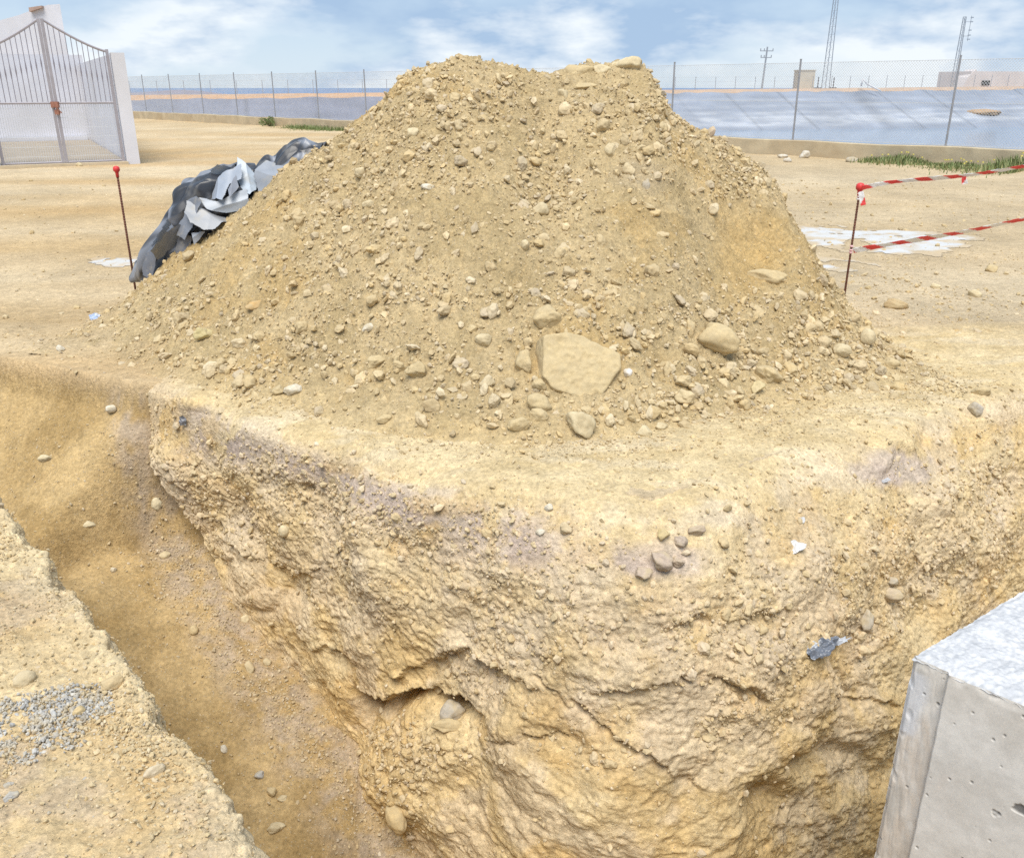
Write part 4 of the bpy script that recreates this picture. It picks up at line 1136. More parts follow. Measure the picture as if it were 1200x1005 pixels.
# masts, pole, hut, building, mound, outlet on the far bank
def rim_at(u, off=-3.0, dz=0.3):
    ts = np.linspace(tl2, tr2, 6000); pts = np.array([RIM(t, off, dz) for t in ts]); pu, _, _ = proj(pts)
    t = ts[np.argmin(np.abs(pu - u))]; return np.array(RIM(t, off, dz))
M_STEEL = plain_mat('mast steel', (0.33, 0.36, 0.40), 0.5, 0.1, 4, metal=0.2)
def mast(u, h, wb, wt, label):
    p = rim_at(u); root = empty('lattice_mast', p.tolist(), 0, label=label, category='mast')
    cor = [(math.cos(a), math.sin(a)) for a in (0.2, 0.2 + 2.094, 0.2 + 4.189)]
    mb = MB(); br = MB(); n = int(h / 0.9)
    at_ = lambda k, f: (p[0] + cor[k][0] * lerp(wb, wt, f), p[1] + cor[k][1] * lerp(wb, wt, f), p[2] + h * f)
    for k in range(3): mb.tube(at_(k, 0), at_(k, 1), 0.05, 6)
    for i in range(n):
        f0, f1_ = i / n, (i + 1) / n
        for k in range(3):
            br.tube(at_(k, f0), at_((k + 1) % 3, f1_), 0.012, 4); br.tube(at_(k, f1_), at_((k + 1) % 3, f1_), 0.012, 4)
    gchild(mb, 'mast_legs', M_STEEL, root); gchild(br, 'bracing', M_STEEL, root)
    return root, p, at_
r1, p1, _ = mast(967, 18.0, 0.55, 0.16, 'tallest lattice mast beyond the reservoir, its top cut off by the sky edge')
r2, p2, at2 = mast(1117, 8.5, 0.36, 0.20, 'shorter lattice mast with side antennas, beside the low building')
mb = MB(); px = p2[0] + 0.85
mb.tube((p2[0], p2[1], p2[2] + 7.9), (px, p2[1], p2[2] + 7.9), 0.03, 5); mb.tube((p2[0], p2[1], p2[2] + 6.2), (px, p2[1], p2[2] + 6.2), 0.03, 5)
mb.tube((px, p2[1], p2[2] + 5.6), (px, p2[1], p2[2] + 8.6), 0.035, 5)
for z in (5.8, 6.3, 6.9, 7.9, 8.4): mb.box((px + 0.12, p2[1], p2[2] + z), (0.35, 0.12, 0.12))
gchild(mb, 'antenna', M_STEEL, r2)
for u, lab in ((958, 'short dark post left of the tall mast'), (976, 'short dark post right of the tall mast')):
    p = rim_at(u, -2.6, 0.25); mb = MB(); mb.tube(p, p + np.array([0, 0, 1.35]), 0.07, 8); mb.prism([(p[0] + 0.5 * math.cos(a), p[1] + 0.3 * math.sin(a)) for a in np.linspace(0, 6.28, 9)[:-1]], p[2] - 0.1, p[2] + 0.14)
    mb.build('short_post', plain_mat('dark post', (0.13, 0.12, 0.13), 0.7), label=lab, category='post')
p = rim_at(892, -9, -0.2); root = empty('utility_pole', p.tolist(), 0, label='small utility pole with crossarms left of the beige hut', category='utility pole')
mb = MB(); mb.tube(p, p + np.array([0.25, 0, 5.6]), 0.14, 8, 0.10); gchild(mb, 'pole', M_STEEL, root)
for z, wd in ((5.1, 0.85), (4.3, 0.7)):
    mb = MB(); mb.box((p[0] + 0.2, p[1], p[2] + z), (wd * 2, 0.1, 0.1))
    for sx in (-wd, -wd * 0.4, wd): mb.tube((p[0] + 0.2 + sx * 0.95, p[1], p[2] + z), (p[0] + 0.2 + sx * 0.95, p[1], p[2] + z + 0.3), 0.06, 6)
    gchild(mb, 'crossarm', M_STEEL, root)
M_BEIGE = plain_mat('beige render', (0.56, 0.50, 0.40), 0.85, 0.08, 1.0)
M_PINKW = plain_mat('pinkish white render', (0.62, 0.57, 0.56), 0.85, 0.08, 0.6)
M_DARK = plain_mat('dark opening', (0.05, 0.05, 0.05), 0.8)
p = rim_at(940.5, -4.2, 0.0); root = empty('pump_hut', p.tolist(), 0, label='small beige flat-roofed hut on the far bank next to the tall mast', category='hut')
mb = MB(); mb.box((p[0], p[1], p[2] + 1.15), (2.1, 2.0, 2.5)); gchild(mb, 'wall', M_BEIGE, root)
mb = MB(); mb.box((p[0], p[1], p[2] + 2.45), (2.25, 2.15, 0.10)); gchild(mb, 'roof', M_BEIGE, root)
p = rim_at(1143, -7.0, 0.0); root = empty('low_building', p.tolist(), 0, label='long low pale building on the far bank at the right', category='building')
mb = MB(); mb.prism([(p[0] - 1.0, p[1]), (p[0] + 16, p[1] + 4.5), (p[0] + 14, p[1] + 10), (p[0] - 3, p[1] + 5.5)], p[2] - 0.3, p[2] + 2.25); gchild(mb, 'wall', M_PINKW, root)
mb = MB(); mb.add([(p[0] - 2.2, p[1] - 0.4, p[2] - 0.3), (p[0] + 0.6, p[1] + 0.3, p[2] - 0.3), (p[0] + 0.6, p[1] + 0.3, p[2] + 1.4), (p[0] - 0.3, p[1] + 0.1, p[2] + 2.5), (p[0] - 1.4, p[1] - 0.2, p[2] + 1.5),
                   (p[0] - 2.7, p[1] + 1.6, p[2] - 0.3), (p[0] + 0.1, p[1] + 2.3, p[2] - 0.3), (p[0] + 0.1, p[1] + 2.3, p[2] + 1.4), (p[0] - 0.8, p[1] + 2.1, p[2] + 2.5), (p[0] - 1.9, p[1] + 1.8, p[2] + 1.5)],
                  [(0, 1, 2, 3, 4), (9, 8, 7, 6, 5), (0, 5, 6, 1), (1, 6, 7, 2), (2, 7, 8, 3), (3, 8, 9, 4), (4, 9, 5, 0)]); gchild(mb, 'stair_block', M_PINKW, root)
mb = MB(); mb.box((p[0] + 1.6, p[1] + 0.62, p[2] + 0.75), (1.3, 0.16, 0.6), 0.27); gchild(mb, 'window', M_DARK, root)
mb = MB(); mb.box((p[0] + 10.4, p[1] + 5.6, p[2] + 2.5), (1.2, 1.2, 0.5)); gchild(mb, 'roof_box', M_PINKW, root)
# outlet pipe and mound
p = rim_at(1009, 0.2, 0.5); mb = MB()
mb.path([p, p + np.array([0.1, 0, 0.9]), p + np.array([0.5, -0.4, 0.3]), p + np.array([1.9, -1.7, -0.55])], 0.10, 7)
mb.build('outlet_pipe', plain_mat('pale pipe', (0.6, 0.6, 0.62), 0.5), smooth=True, label='bent pale outlet pipe hanging over the far rim of the reservoir', category='pipe')
p = np.array(RIM(0, 0, 0)); tu = rim_at(1150, 6.2, -2.68)
D, Fc = ICO[3]; V = D * np.array([2.3, 1.5, 0.42]) * (1 + 0.25 * fbm(D * 2.2, 3, 0.5, 221))[:, None] + tu
me = raw_mesh('earth_mound', V, Fc); set_color(me, np.tile([[0.46, 0.33, 0.22]], (len(V), 1))); link('earth_mound', me, M_SOIL, label='low brown earth mound lying on the far liner slope at the right', category='mound')

# ================================================================== gate, pillars, yard, house
M_WHITE = plain_mat('white render', (0.64, 0.645, 0.70), 0.85, 0.06, 1.2, 0.15, dirt=(0.53, 0.51, 0.50), dirt_amt=0.5)  # white paint, with the lavender of the yard's shade put into its base colour
M_GATE = plain_mat('grey gate paint', (0.29, 0.275, 0.32), 0.5, 0.1, 7, metal=0.2)
M_GATEF = plain_mat('pale gate frame paint', (0.36, 0.34, 0.37), 0.5, 0.1, 7, metal=0.2)
M_RUST = plain_mat('rusty lock', (0.30, 0.14, 0.10), 0.8, 0.25, 30)
GC = P(77, 194); GR = P(147, 191.5)
gdir = (GR - GC)[:2]; gw = np.linalg.norm(gdir); gdir /= gw; gn_ = np.array([gdir[1], -gdir[0]])
if gn_[1] > 0: gn_ = -gn_
def GP(a, z, off=0.0): return (GC[0] + gdir[0] * a + gn_[0] * off, GC[1] + gdir[1] * a + gn_[1] * off, z)
zc = PY(43, 22, GC[1])[2]; zr = PY(128, 61, GR[1])[2]; zm = PY(62, 121, GC[1])[2]
gate = empty('double_gate', GP(0, 0), 0, label='grey double gate of vertical bars closing the white yard', category='gate')
for sgn in (1, -1):
    fr_ = MB(); a0, a1 = 0.02 * sgn, gw * sgn
    fr_.box(GP(0.035 * sgn, (zc + 0.06) / 2), (0.06, 0.05, zc - 0.06), math.atan2(gdir[1], gdir[0]))
    fr_.box(GP(a1 - 0.03 * sgn, (zr + 0.06) / 2), (0.06, 0.05, zr + 0.04), math.atan2(gdir[1], gdir[0]))
    prev = None
    def ztop(f): return zc + (zr - zc) * (1 - (1 - f) ** 1.45) if False else lerp(zc, zr, 1 - (1 - f) ** 1.35)
    pts = [GP(lerp(a0, a1, f), ztop(f)) for f in np.linspace(0.02, 0.98, 14)]
    fr_.path(pts, 0.026, 6)
    fr_.tube(GP(a0, zm), GP(a1, zm), 0.022, 6); fr_.tube(GP(a0, 0.07), GP(a1, 0.07), 0.022, 6)
    leaf = gchild(fr_, 'gate_leaf', M_GATEF, gate)
    def sub_(mbx, name, mat):
        return mbx.build(name, mat, leaf)
    nbar = 12
    for k in range(1, nbar):
        f = k / nbar; a = lerp(a0, a1, f); zt = ztop(f); mb = MB()
        mb.tube(GP(a, zm), GP(a, zt), 0.0085, 6)
        zmid = lerp(zm, zt, 0.5); mb.tube(GP(a, zmid - 0.13), GP(a, zmid), 0.009, 6, 0.017, False); mb.tube(GP(a, zmid), GP(a, zmid + 0.13), 0.017, 6, 0.009, False)
        sub_(mb, 'bar', M_GATE)
    mb = MB()
    for a in np.linspace(a0, a1, 27)[1:-1]: mb.tube(GP(a, 0.08, -0.02), GP(a, zm, -0.02), 0.004, 4, caps=False)
    for z in np.linspace(0.2, zm - 0.1, 6): mb.tube(GP(a0, z, -0.02), GP(a1, z, -0.02), 0.005, 4, caps=False)
    sub_(mb, 'mesh_panel', M_GALV)
mb = MB(); mb.box(GP(0.0, zm - 0.03, 0.05), (0.16, 0.07, 0.12)); mb.box(GP(0.02, zm - 0.18, 0.05), (0.09, 0.06, 0.10)); mb.tube(GP(-0.02, zm - 0.06, 0.09), GP(0.10, zm - 0.20, 0.09), 0.014, 6)
gchild(mb, 'lock', M_RUST, gate)
ga_ = math.atan2(gdir[1], gdir[0])
hp = PY(137, 62, GR[1])[2]
def pillar(a, label):
    c = GP(a, hp / 2 - 0.1, 0.0); mb = MB(); mb.box(c, (0.27, 0.30, hp + 0.2), ga_); mb.build('gate_pillar', M_WHITE, label=label, category='pillar')
pillar(gw + 0.165, 'white square pillar right of the grey gate'); pillar(-gw - 0.165, 'white pillar foot left of the grey gate at the photo border')
# yard: back wall, right wall, paving
BK = P(95, 166); depth = float((np.array(BK[:2]) - np.array(GP(gw, 0)[:2])) @ -gn_)
mb = MB(); mb.box(GP(gw + 0.16, 1.12, -depth / 2 - 0.1), (0.2, depth - 0.3, 2.34), ga_); mb.build('yard_side_wall', M_WHITE, label='white side wall of the yard running back from the right gate pillar', category='wall')
mb = MB(); mb.box(GP(gw - 3.9, 1.25, -depth - 0.12), (8.2, 0.2, 2.6), ga_); mb.build('yard_back_wall', M_WHITE, label='white back wall of the yard seen through the gate bars', category='wall')
mb = MB(); mb.box(GP(gw - 3.9, 0.01, -depth / 2), (7.8, depth - 0.4, 0.09), ga_); mb.build('yard_paving', plain_mat('yard concrete', (0.33, 0.28, 0.22), 0.9, 0.12, 1.5), kind='structure')
mb = MB(); mb.box(GP(gw - 3.9, 0.10, -depth + 0.09), (7.7, 0.16, 0.12), ga_); mb.build('yard_kerb', M_WHITE, label='thin white kerb at the foot of the yard back wall', category='kerb')
mb = MB(); mb.box(GP(-0.2, 0.0, 0.02), (2 * gw + 0.5, 0.35, 0.10), ga_); mb.build('gate_sill', plain_mat('sill', (0.52, 0.43, 0.30), 0.9, 0.15, 3), kind='structure')
HYv = GC[1] + depth + 2.5
prof_ = [(78, 60), (74.5, 30), (70, 5), (56, 6), (46, 9), (22, 18), (0, 24), (-60, 44), (-60, 120)]
pw = [PY(u, v, HYv) for u, v in prof_]; xr = pw[2][0]
poly = [(xr, -0.2)] + [(xr, pw[2][2])] + [(q[0], q[2]) for q in pw[3:]] + [(pw[-1][0], -0.2)]
n = len(poly); V = [(x, HYv, z) for x, z in poly] + [(x * (HYv + 5) / HYv - 0.25, HYv + 5, z - 0.3) for x, z in poly]
house = empty('white_house', (xr - 2, HYv, 0), 0, label='white house with a slanting roof edge behind the yard', category='house')
mb = MB(); mb.add(V, [tuple(range(n)), tuple(range(2 * n - 1, n - 1, -1))] + [(k, n + k, n + (k + 1) % n, (k + 1) % n) for k in range(n)]); gchild(mb, 'wall', M_WHITE, house)
c0, c1 = PY(33, 12, HYv - 0.2), PY(48, 9, HYv - 0.2)
mb = MB(); mb.add([(c0[0], HYv - 0.15, c0[2] - 0.05), (c1[0], HYv - 0.15, c1[2]), (c1[0], HYv - 0.15, c1[2] + 0.06), (c0[0], HYv - 0.15, c0[2] + 0.08), (c0[0], HYv + 0.4, c0[2] - 0.05), (c1[0], HYv + 0.4, c1[2]), (c1[0], HYv + 0.4, c1[2] + 0.06), (c0[0], HYv + 0.4, c0[2] + 0.08)],
                  [(0, 1, 2, 3), (7, 6, 5, 4), (0, 4, 5, 1), (1, 5, 6, 2), (2, 6, 7, 3), (3, 7, 4, 0)]); gchild(mb, 'roof_cap', plain_mat('brown tile', (0.42, 0.30, 0.25), 0.8), house)

# ================================================================== stakes and tapes
M_REBAR = plain_mat('rusty rebar', (0.15, 0.062, 0.040), 0.8, 0.3, 40)
M_CAP = plain_mat('red plastic cap', (0.66, 0.05, 0.05), 0.45, 0.08, 20)
def lathe(mb, c, prof2, n=14):
    V = []; Fs = []
    for rr, z in prof2:
        for k in range(n): V.append((c[0] + rr * math.cos(2 * math.pi * k / n), c[1] + rr * math.sin(2 * math.pi * k / n), c[2] + z))
    for i in range(len(prof2) - 1):
        for k in range(n): Fs.append((i * n + k, i * n + (k + 1) % n, (i + 1) * n + (k + 1) % n, (i + 1) * n + k))
    Fs += [tuple(range(n - 1, -1, -1)), tuple(range((len(prof2) - 1) * n, len(prof2) * n))]
    mb.add(V, Fs)
def stake(base, top, label, rc):
    root = empty('marker_stake', base.tolist(), 0, label=label, category='stake')
    mb = MB(); d = (top - base); d /= np.linalg.norm(d); p0 = base - d * 0.2
    mb.tube(p0, top, 0.0085, 8); k = 0.0
    L = np.linalg.norm(top - p0)
    while k < L - 0.05: q = p0 + d * k; mb.tube(q, q + d * 0.005, 0.0102, 8); k += 0.02
    gchild(mb, 'rod', M_REBAR, root, True)
    mb = MB(); lathe(mb, top - np.array([0, 0, rc * 1.0]), [(rc * 0.45, -rc * 1.2), (rc * 0.5, 0.0), (rc * 0.55, rc * 0.3), (rc * 0.95, rc * 0.7), (rc, rc * 1.2), (rc * 0.9, rc * 1.7), (rc * 0.6, rc * 2.0), (rc * 0.2, rc * 2.12)])
    gchild(mb, 'cap', M_CAP, root, True)
    return root
b1 = P(160, 347); t1 = PY(136.5, 199, b1[1]); stake(b1, t1, 'rusty marker stake with a round red cap, left of the heap by the plastic sheet', 0.026)
b2 = P(988.5, 353); t2 = PY(1008, 220, b2[1] + 0.02); stake(b2, t2, 'rusty marker stake with a red cap, right of the heap, holding the striped tapes', 0.033)
m, ntt, bb_ = new_mat('barrier tape'); at = N(ntt, 'ShaderNodeVertexColor', layer_name='tint').outputs['Color']; ntt.links.new(at, bb_.inputs['Base Color']); bb_.inputs['Roughness'].default_value = 0.35; M_TAPE = m
def ribbon(name, pts, wid, twist, label=None, parent=None, period=0.22, phase=0.0, thick=0.0012):
    pts = np.array(pts); sg = np.concatenate([[0], np.cumsum(np.linalg.norm(np.diff(pts, axis=0), axis=1))]); n = int(sg[-1] / 0.008) + 2
    s1 = np.linspace(0, sg[-1], n); c = np.stack([np.interp(s1, sg, pts[:, k]) for k in range(3)], -1); c = gsmooth(c, 6, 0)
    c = c + 0.010 * np.stack([s1 * 0, perlin(np.stack([s1 * 2.2, s1 * 0, s1 * 0], -1), 236), perlin(np.stack([s1 * 2.2, s1 * 0 + 5, s1 * 0], -1), 237)], -1)
    wv2 = (0.72 + 0.35 * perlin(np.stack([s1 * 3.1, s1 * 0, s1 * 0], -1), 238))[:, None]
    tg = np.gradient(c, axis=0); tg /= np.linalg.norm(tg, axis=1)[:, None]
    up = np.array([0, 0, 1.0]) - tg * tg[:, 2:3]; up /= np.maximum(np.linalg.norm(up, axis=1)[:, None], 1e-3); sd_ = np.cross(tg, up)
    ang = twist * (perlin(np.stack([s1 * 1.3, s1 * 0, s1 * 0], -1), 231) * 1.3 + 0.3)
    ac = up * np.cos(ang)[:, None] + sd_ * np.sin(ang)[:, None]; nn = np.cross(tg, ac)
    nw = 6; G = []; Cc = []
    for side in (1, -1):
        for k in range(nw):
            f = (k / (nw - 1) - 0.5) * side
            crumple = 0.004 * perlin(np.stack([s1 * 30, s1 * 0 + k * 0.4, s1 * 0], -1), 233)
            G.append(c + ac * (f * wid * wv2) + nn * (side * thick / 2 + crumple[:, None]))
            red = (((s1 + f * side * 0 + (k / (nw - 1) if side > 0 else 1 - k / (nw - 1)) * wid * 1.2 + phase) % period) < period * 0.47)
            Cc.append(np.where(red[:, None], np.array([[0.72, 0.065, 0.065]]), np.array([[0.80, 0.79, 0.80]])))
    G.append(G[0]); Cc.append(Cc[0])
    G = np.array(G); me = raw_mesh(name, G.reshape(-1, 3), grid_faces(2 * nw + 1, n)); set_color(me, np.array(Cc).reshape(-1, 3))
    o = link(name, me, M_TAPE, parent)
    if label: o['label'] = label; o['category'] = 'tape'
    return o
Ys = b2[1]
def tape_pts(seq): return [PY(u, v, Ys + dy) for u, v, dy in seq]
up_t = ribbon('barrier_tape', tape_pts([(1007, 221, -0.02), (1040, 214.5, -0.1), (1085, 210, -0.3), (1130, 206, -0.5), (1165, 200.5, -0.65), (1200, 195, -0.8), (1290, 180, -1.3)]), 0.040, 0.8, 'red and white barrier tape, the upper one, tied just under the stake cap')
lo_t = ribbon('barrier_tape', tape_pts([(997, 294.5, -0.02), (1030, 289, -0.15), (1070, 282, -0.35), (1110, 275, -0.6), (1150, 267.5, -0.85), (1200, 257, -1.0), (1289, 238, -1.3)]), 0.050, 0.9, 'red and white barrier tape, the lower one, tied halfway up the stake', phase=0.07)
ribbon('tape_tail', tape_pts([(1008, 222, -0.04), (1010, 230, -0.05), (1012, 244, -0.05)]), 0.045, 0.3, parent=up_t, phase=0.1)
ribbon('tape_tail', tape_pts([(1129, 205, -0.51), (1130, 210, -0.53), (1131, 219, -0.53)]), 0.045, 0.3, parent=up_t, phase=0.02)
e3 = PY(1290, 178, Ys - 1.3); stake(np.array([e3[0], e3[1], 0.0]), e3, 'rusty marker stake just outside the right border, holding the far ends of the tapes', 0.033)
mb = MB()
for z in (0, 0.02, 0.04): q = lerp(t2, b2, 0.06) - np.array([0, 0, z]); lathe(mb, q, [(0.012, 0), (0.017, 0.008), (0.012, 0.016)], 10)
mb.build('tape_knot', plain_mat('white tape knot', (0.78, 0.74, 0.74), 0.4), up_t, True)
mb = MB()
for z in (0, 0.02, 0.05): q = lerp(t2, b2, 0.57) + np.array([0, 0, z]); lathe(mb, q, [(0.011, 0), (0.015, 0.008), (0.011, 0.016)], 10)
mb.build('tape_knot', plain_mat('pink tape knot', (0.74, 0.45, 0.46), 0.4), lo_t, True)

# ================================================================== crumpled plastic sheet on the left back of the heap
UPB = [(157, 323), (163, 308), (178, 285), (200, 262), (214, 242), (216, 213), (240, 205), (255, 198), (268, 196), (279, 186), (290, 196), (301, 205), (306, 196), (312, 188), (322, 187), (326, 178), (335, 168), (349, 162), (362, 166), (379, 174)]
LOB = [(158, 328), (176, 330), (195, 318), (212, 304), (226, 292), (240, 283), (252, 274), (264, 268), (276, 262), (288, 255), (298, 248), (307, 240), (316, 232), (325, 224), (334, 215), (343, 207), (352, 199), (361, 192), (370, 186), (380, 178)]
YT = 7.02; na_, nb2 = 420, 230
ff_ = np.linspace(0, 1, len(UPB)); fa = np.linspace(0, 1, na_)
U_ = np.array([PY(u, v, YT) for u, v in UPB]); L_ = np.array([PY(u, v, YT) for u, v in LOB])
Ui = gsmooth(np.stack([np.interp(fa, ff_, U_[:, k]) for k in range(3)], -1), 3, 0); Li = gsmooth(np.stack([np.interp(fa, ff_, L_[:, k]) for k in range(3)], -1), 3, 0)
phi = np.linspace(0.0, math.pi, nb2)
TG = np.zeros((na_, nb2, 3)); th = np.linalg.norm(Ui - Li, axis=1)
for j, a in enumerate(phi):
    TG[:, j] = lerp(Li, Ui, (math.sin(a) ** 0.8)); TG[:, j, 1] += -math.cos(a) * (0.10 + 0.55 * th)
tb0 = TG.reshape(-1, 3).copy(); tn = grid_normals(TG).reshape(-1, 3)
if tn[(na_ // 2) * nb2 + nb2 // 2, 2] < 0: tn = -tn
ax = np.array([0.78, 0.0, 0.62])
sa = tb0 @ ax; sb_ = tb0 @ np.array([-0.62, 0, 0.78]); sc_ = tb0[:, 1]
q3 = np.stack([sa * 2.2, sb_ * 7.5, sc_ * 6.5], -1)
def tri(x): return np.abs(2 * (x - np.floor(x + 0.5)))
tr = np.random.default_rng(33); dsp = 0.0
uvw = np.stack([sa, sb_, sc_], -1) + 0.035 * np.stack([perlin(tb0 * 3.1, 240 + k) for k in range(3)], -1)
for fq, am in ((2.2, 0.06), (3.4, 0.07), (4.6, 0.065), (6.3, 0.055), (8.5, 0.030), (11.0, 0.018), (15.0, 0.008), (21.0, 0.004)):
    dr_ = tr.normal(size=3) * np.array([0.13, 1.0, 1.0]); dr_ /= np.linalg.norm(dr_)
    dsp = dsp + am * (tri(uvw @ dr_ * fq + tr.random()) - 0.5)
dsp = dsp * 0.72
tu_, tv_, _ = proj(tb0)
def inpoly(u, v, poly):
    c = np.zeros(len(u), bool); n = len(poly)
    for i in range(n):
        (x0, y0), (x1, y1) = poly[i], poly[(i + 1) % n]
        cr = ((y0 > v) != (y1 > v)) & (u < (x1 - x0) * (v - y0) / (y1 - y0 + 1e-9) + x0); c ^= cr
    return c
PALEP = [[(252, 199), (268, 197), (240, 225), (215, 250), (195, 275), (184, 292), (180, 286), (200, 260), (225, 232)],
 [(279, 186), (290, 196), (301, 205), (299, 222), (292, 228), (286, 224), (280, 212), (277, 200)], [(276, 190), (262, 203), (253, 215), (247, 232), (262, 234), (266, 215), (276, 206)],
 [(268, 222), (276, 205), (279, 218), (270, 232)], [(235, 231), (255, 236), (275, 226), (287, 222), (290, 238), (283, 246), (262, 248), (245, 245), (238, 238)],
 [(221, 240), (235, 247), (258, 252), (273, 249), (271, 258), (252, 267), (240, 266), (225, 258), (218, 249)],
 [(312, 188), (330, 193), (340, 195), (354, 187), (356, 192), (345, 207), (326, 216), (312, 230), (303, 222), (300, 207), (305, 196)],
 [(210, 270), (222, 278), (213, 300), (196, 318), (184, 318), (205, 292)], [(224, 273), (240, 272), (228, 287)],
 [(164, 319), (174, 298), (186, 284), (191, 290), (181, 311), (172, 324)], [(190, 300), (203, 278), (214, 266), (220, 271), (207, 292), (196, 309)], [(201, 268), (216, 248), (230, 232), (238, 239), (222, 258), (209, 272)]]
PALEP = [[(np.mean([k[0] for k in q]) + 1.10 * (a - np.mean([k[0] for k in q])), np.mean([k[1] for k in q]) + 1.10 * (b - np.mean([k[1] for k in q]))) for a, b in q] for q in PALEP]
wu = tu_ + 3 * perlin(tb0 * 14, 245); wv_ = tv_ + 3 * perlin(tb0 * 14, 246)
fronts = tb0[:, 1] < YT + 0.1
TV = tb0 + tn * dsp[:, None]
grey_ = sstep(0.0, 0.35, fbm(np.stack([sa * 1.6, sb_ * 6, sc_ * 6], -1), 3, 0.55, 249))[:, None]
tcol = lerp(np.array([0.035, 0.038, 0.047]), np.array([0.22, 0.24, 0.285]), grey_)
dst = sstep(0.1, 0.6, fbm(tb0 * 5, 4, 0.6, 247))[:, None]; tcol = lerp(tcol, np.array([0.34, 0.31, 0.26]), 0.20 * dst)
me = raw_mesh('plastic_sheet', TV, grid_faces(na_, nb2)); set_color(me, tcol)
m, ntt, bb_ = new_mat('plastic film'); at = N(ntt, 'ShaderNodeVertexColor', layer_name='tint').outputs['Color']; ntt.links.new(at, bb_.inputs['Base Color']); bb_.inputs['Roughness'].default_value = 0.36; bb_.inputs['Specular IOR Level'].default_value = 0.55; M_FILM = m
SHEET = link('plastic_sheet', me, M_FILM, label='crumpled black and pale grey plastic sheet heaped on the left side of the dirt heap', category='plastic sheet')
FCOL = [(0.42, 0.48, 0.56), (0.44, 0.50, 0.57), (0.36, 0.40, 0.47), (0.26, 0.28, 0.33), (0.40, 0.44, 0.50), (0.36, 0.37, 0.39), (0.32, 0.345, 0.39), (0.20, 0.21, 0.24), (0.42, 0.46, 0.53), (0.16, 0.17, 0.20), (0.25, 0.27, 0.31), (0.20, 0.215, 0.25)]
def flap(pl_, colr, seed, lift):
    rr = np.random.default_rng(seed)
    q = TV[inpoly(tu_, tv_, pl_) & fronts & (tn[:, 1] < 0.3)]
    cq = q.mean(0); nq = np.linalg.svd(q - cq, full_matrices=False)[2][2]
    tc_ = (CAMP - cq) / np.linalg.norm(CAMP - cq)
    if nq @ tc_ < 0: nq = -nq
    nq = nq + 0.5 * tc_; nq /= np.linalg.norm(nq)
    us = [k[0] for k in pl_]; vs = [k[1] for k in pl_]; W = 90
    gu_, gv_ = np.meshgrid(np.linspace(min(us) - 1, max(us) + 1, W), np.linspace(min(vs) - 1, max(vs) + 1, W)); gu_, gv_ = gu_.ravel(), gv_.ravel()
    x, y, w_ = ray(gu_, gv_); dr = np.stack([x, y, w_], -1); t = ((cq + nq * lift - CAMP) @ nq) / (dr @ nq); V = CAMP + dr * t[:, None]
    e1_ = np.cross(nq, [0.62, 0.0, -0.78]); e1_ /= np.linalg.norm(e1_); e2_ = np.cross(nq, e1_)
    a1 = (V - cq) @ e1_; a2 = (V - cq) @ e2_
    wob_ = 0.02 * perlin(V * 6, 300 + seed)
    qa = np.stack([(q - cq) @ e1_, (q - cq) @ e2_], -1); lg = np.linalg.svd(qa, full_matrices=False)[2]
    b1 = a1 * lg[0, 0] + a2 * lg[0, 1]; b2 = a1 * lg[1, 0] + a2 * lg[1, 1]
    ext = max(0.05, np.abs(qa @ lg[1]).max())
    h = -0.40 * np.abs(b2 + 0.12 * b1 + 0.4 * wob_ - rr.uniform(-0.3, 0.3) * ext) + 0.25 * ext * 0.4 + 0.05 * np.abs(b1 + 0.6 * b2 - 0.05) + 0.014 * perlin(np.stack([b1 * 3, b2 * 13, b1 * 0], -1), 305)
    V = V + nq * h[:, None]
    ins = inpoly(gu_ + 1.3 * perlin(V * 16, 301), gv_ + 1.3 * perlin(V * 16, 302), pl_)
    Fc = grid_faces(W, W); Fc = Fc[ins[Fc].all(1)]; nV = len(V)
    cl = np.array(colr) * (0.88 + 0.12 * np.clip(fbm(V * 9, 3, 0.6, 303), -1, 1))[:, None]; cl = lerp(cl, np.array([0.42, 0.38, 0.31]), (0.35 * sstep(0.2, 0.7, fbm(V * 7, 4, 0.6, 304)))[:, None])
    me = raw_mesh('film_fold', np.concatenate([V, V - nq * 0.002]), np.concatenate([Fc, Fc[:, ::-1] + nV])); set_color(me, np.concatenate([cl, cl])); link('film_fold', me, M_FILM, SHEET)
for k, pl_ in enumerate(PALEP): flap(pl_, FCOL[k], 60 + k, 0.075)

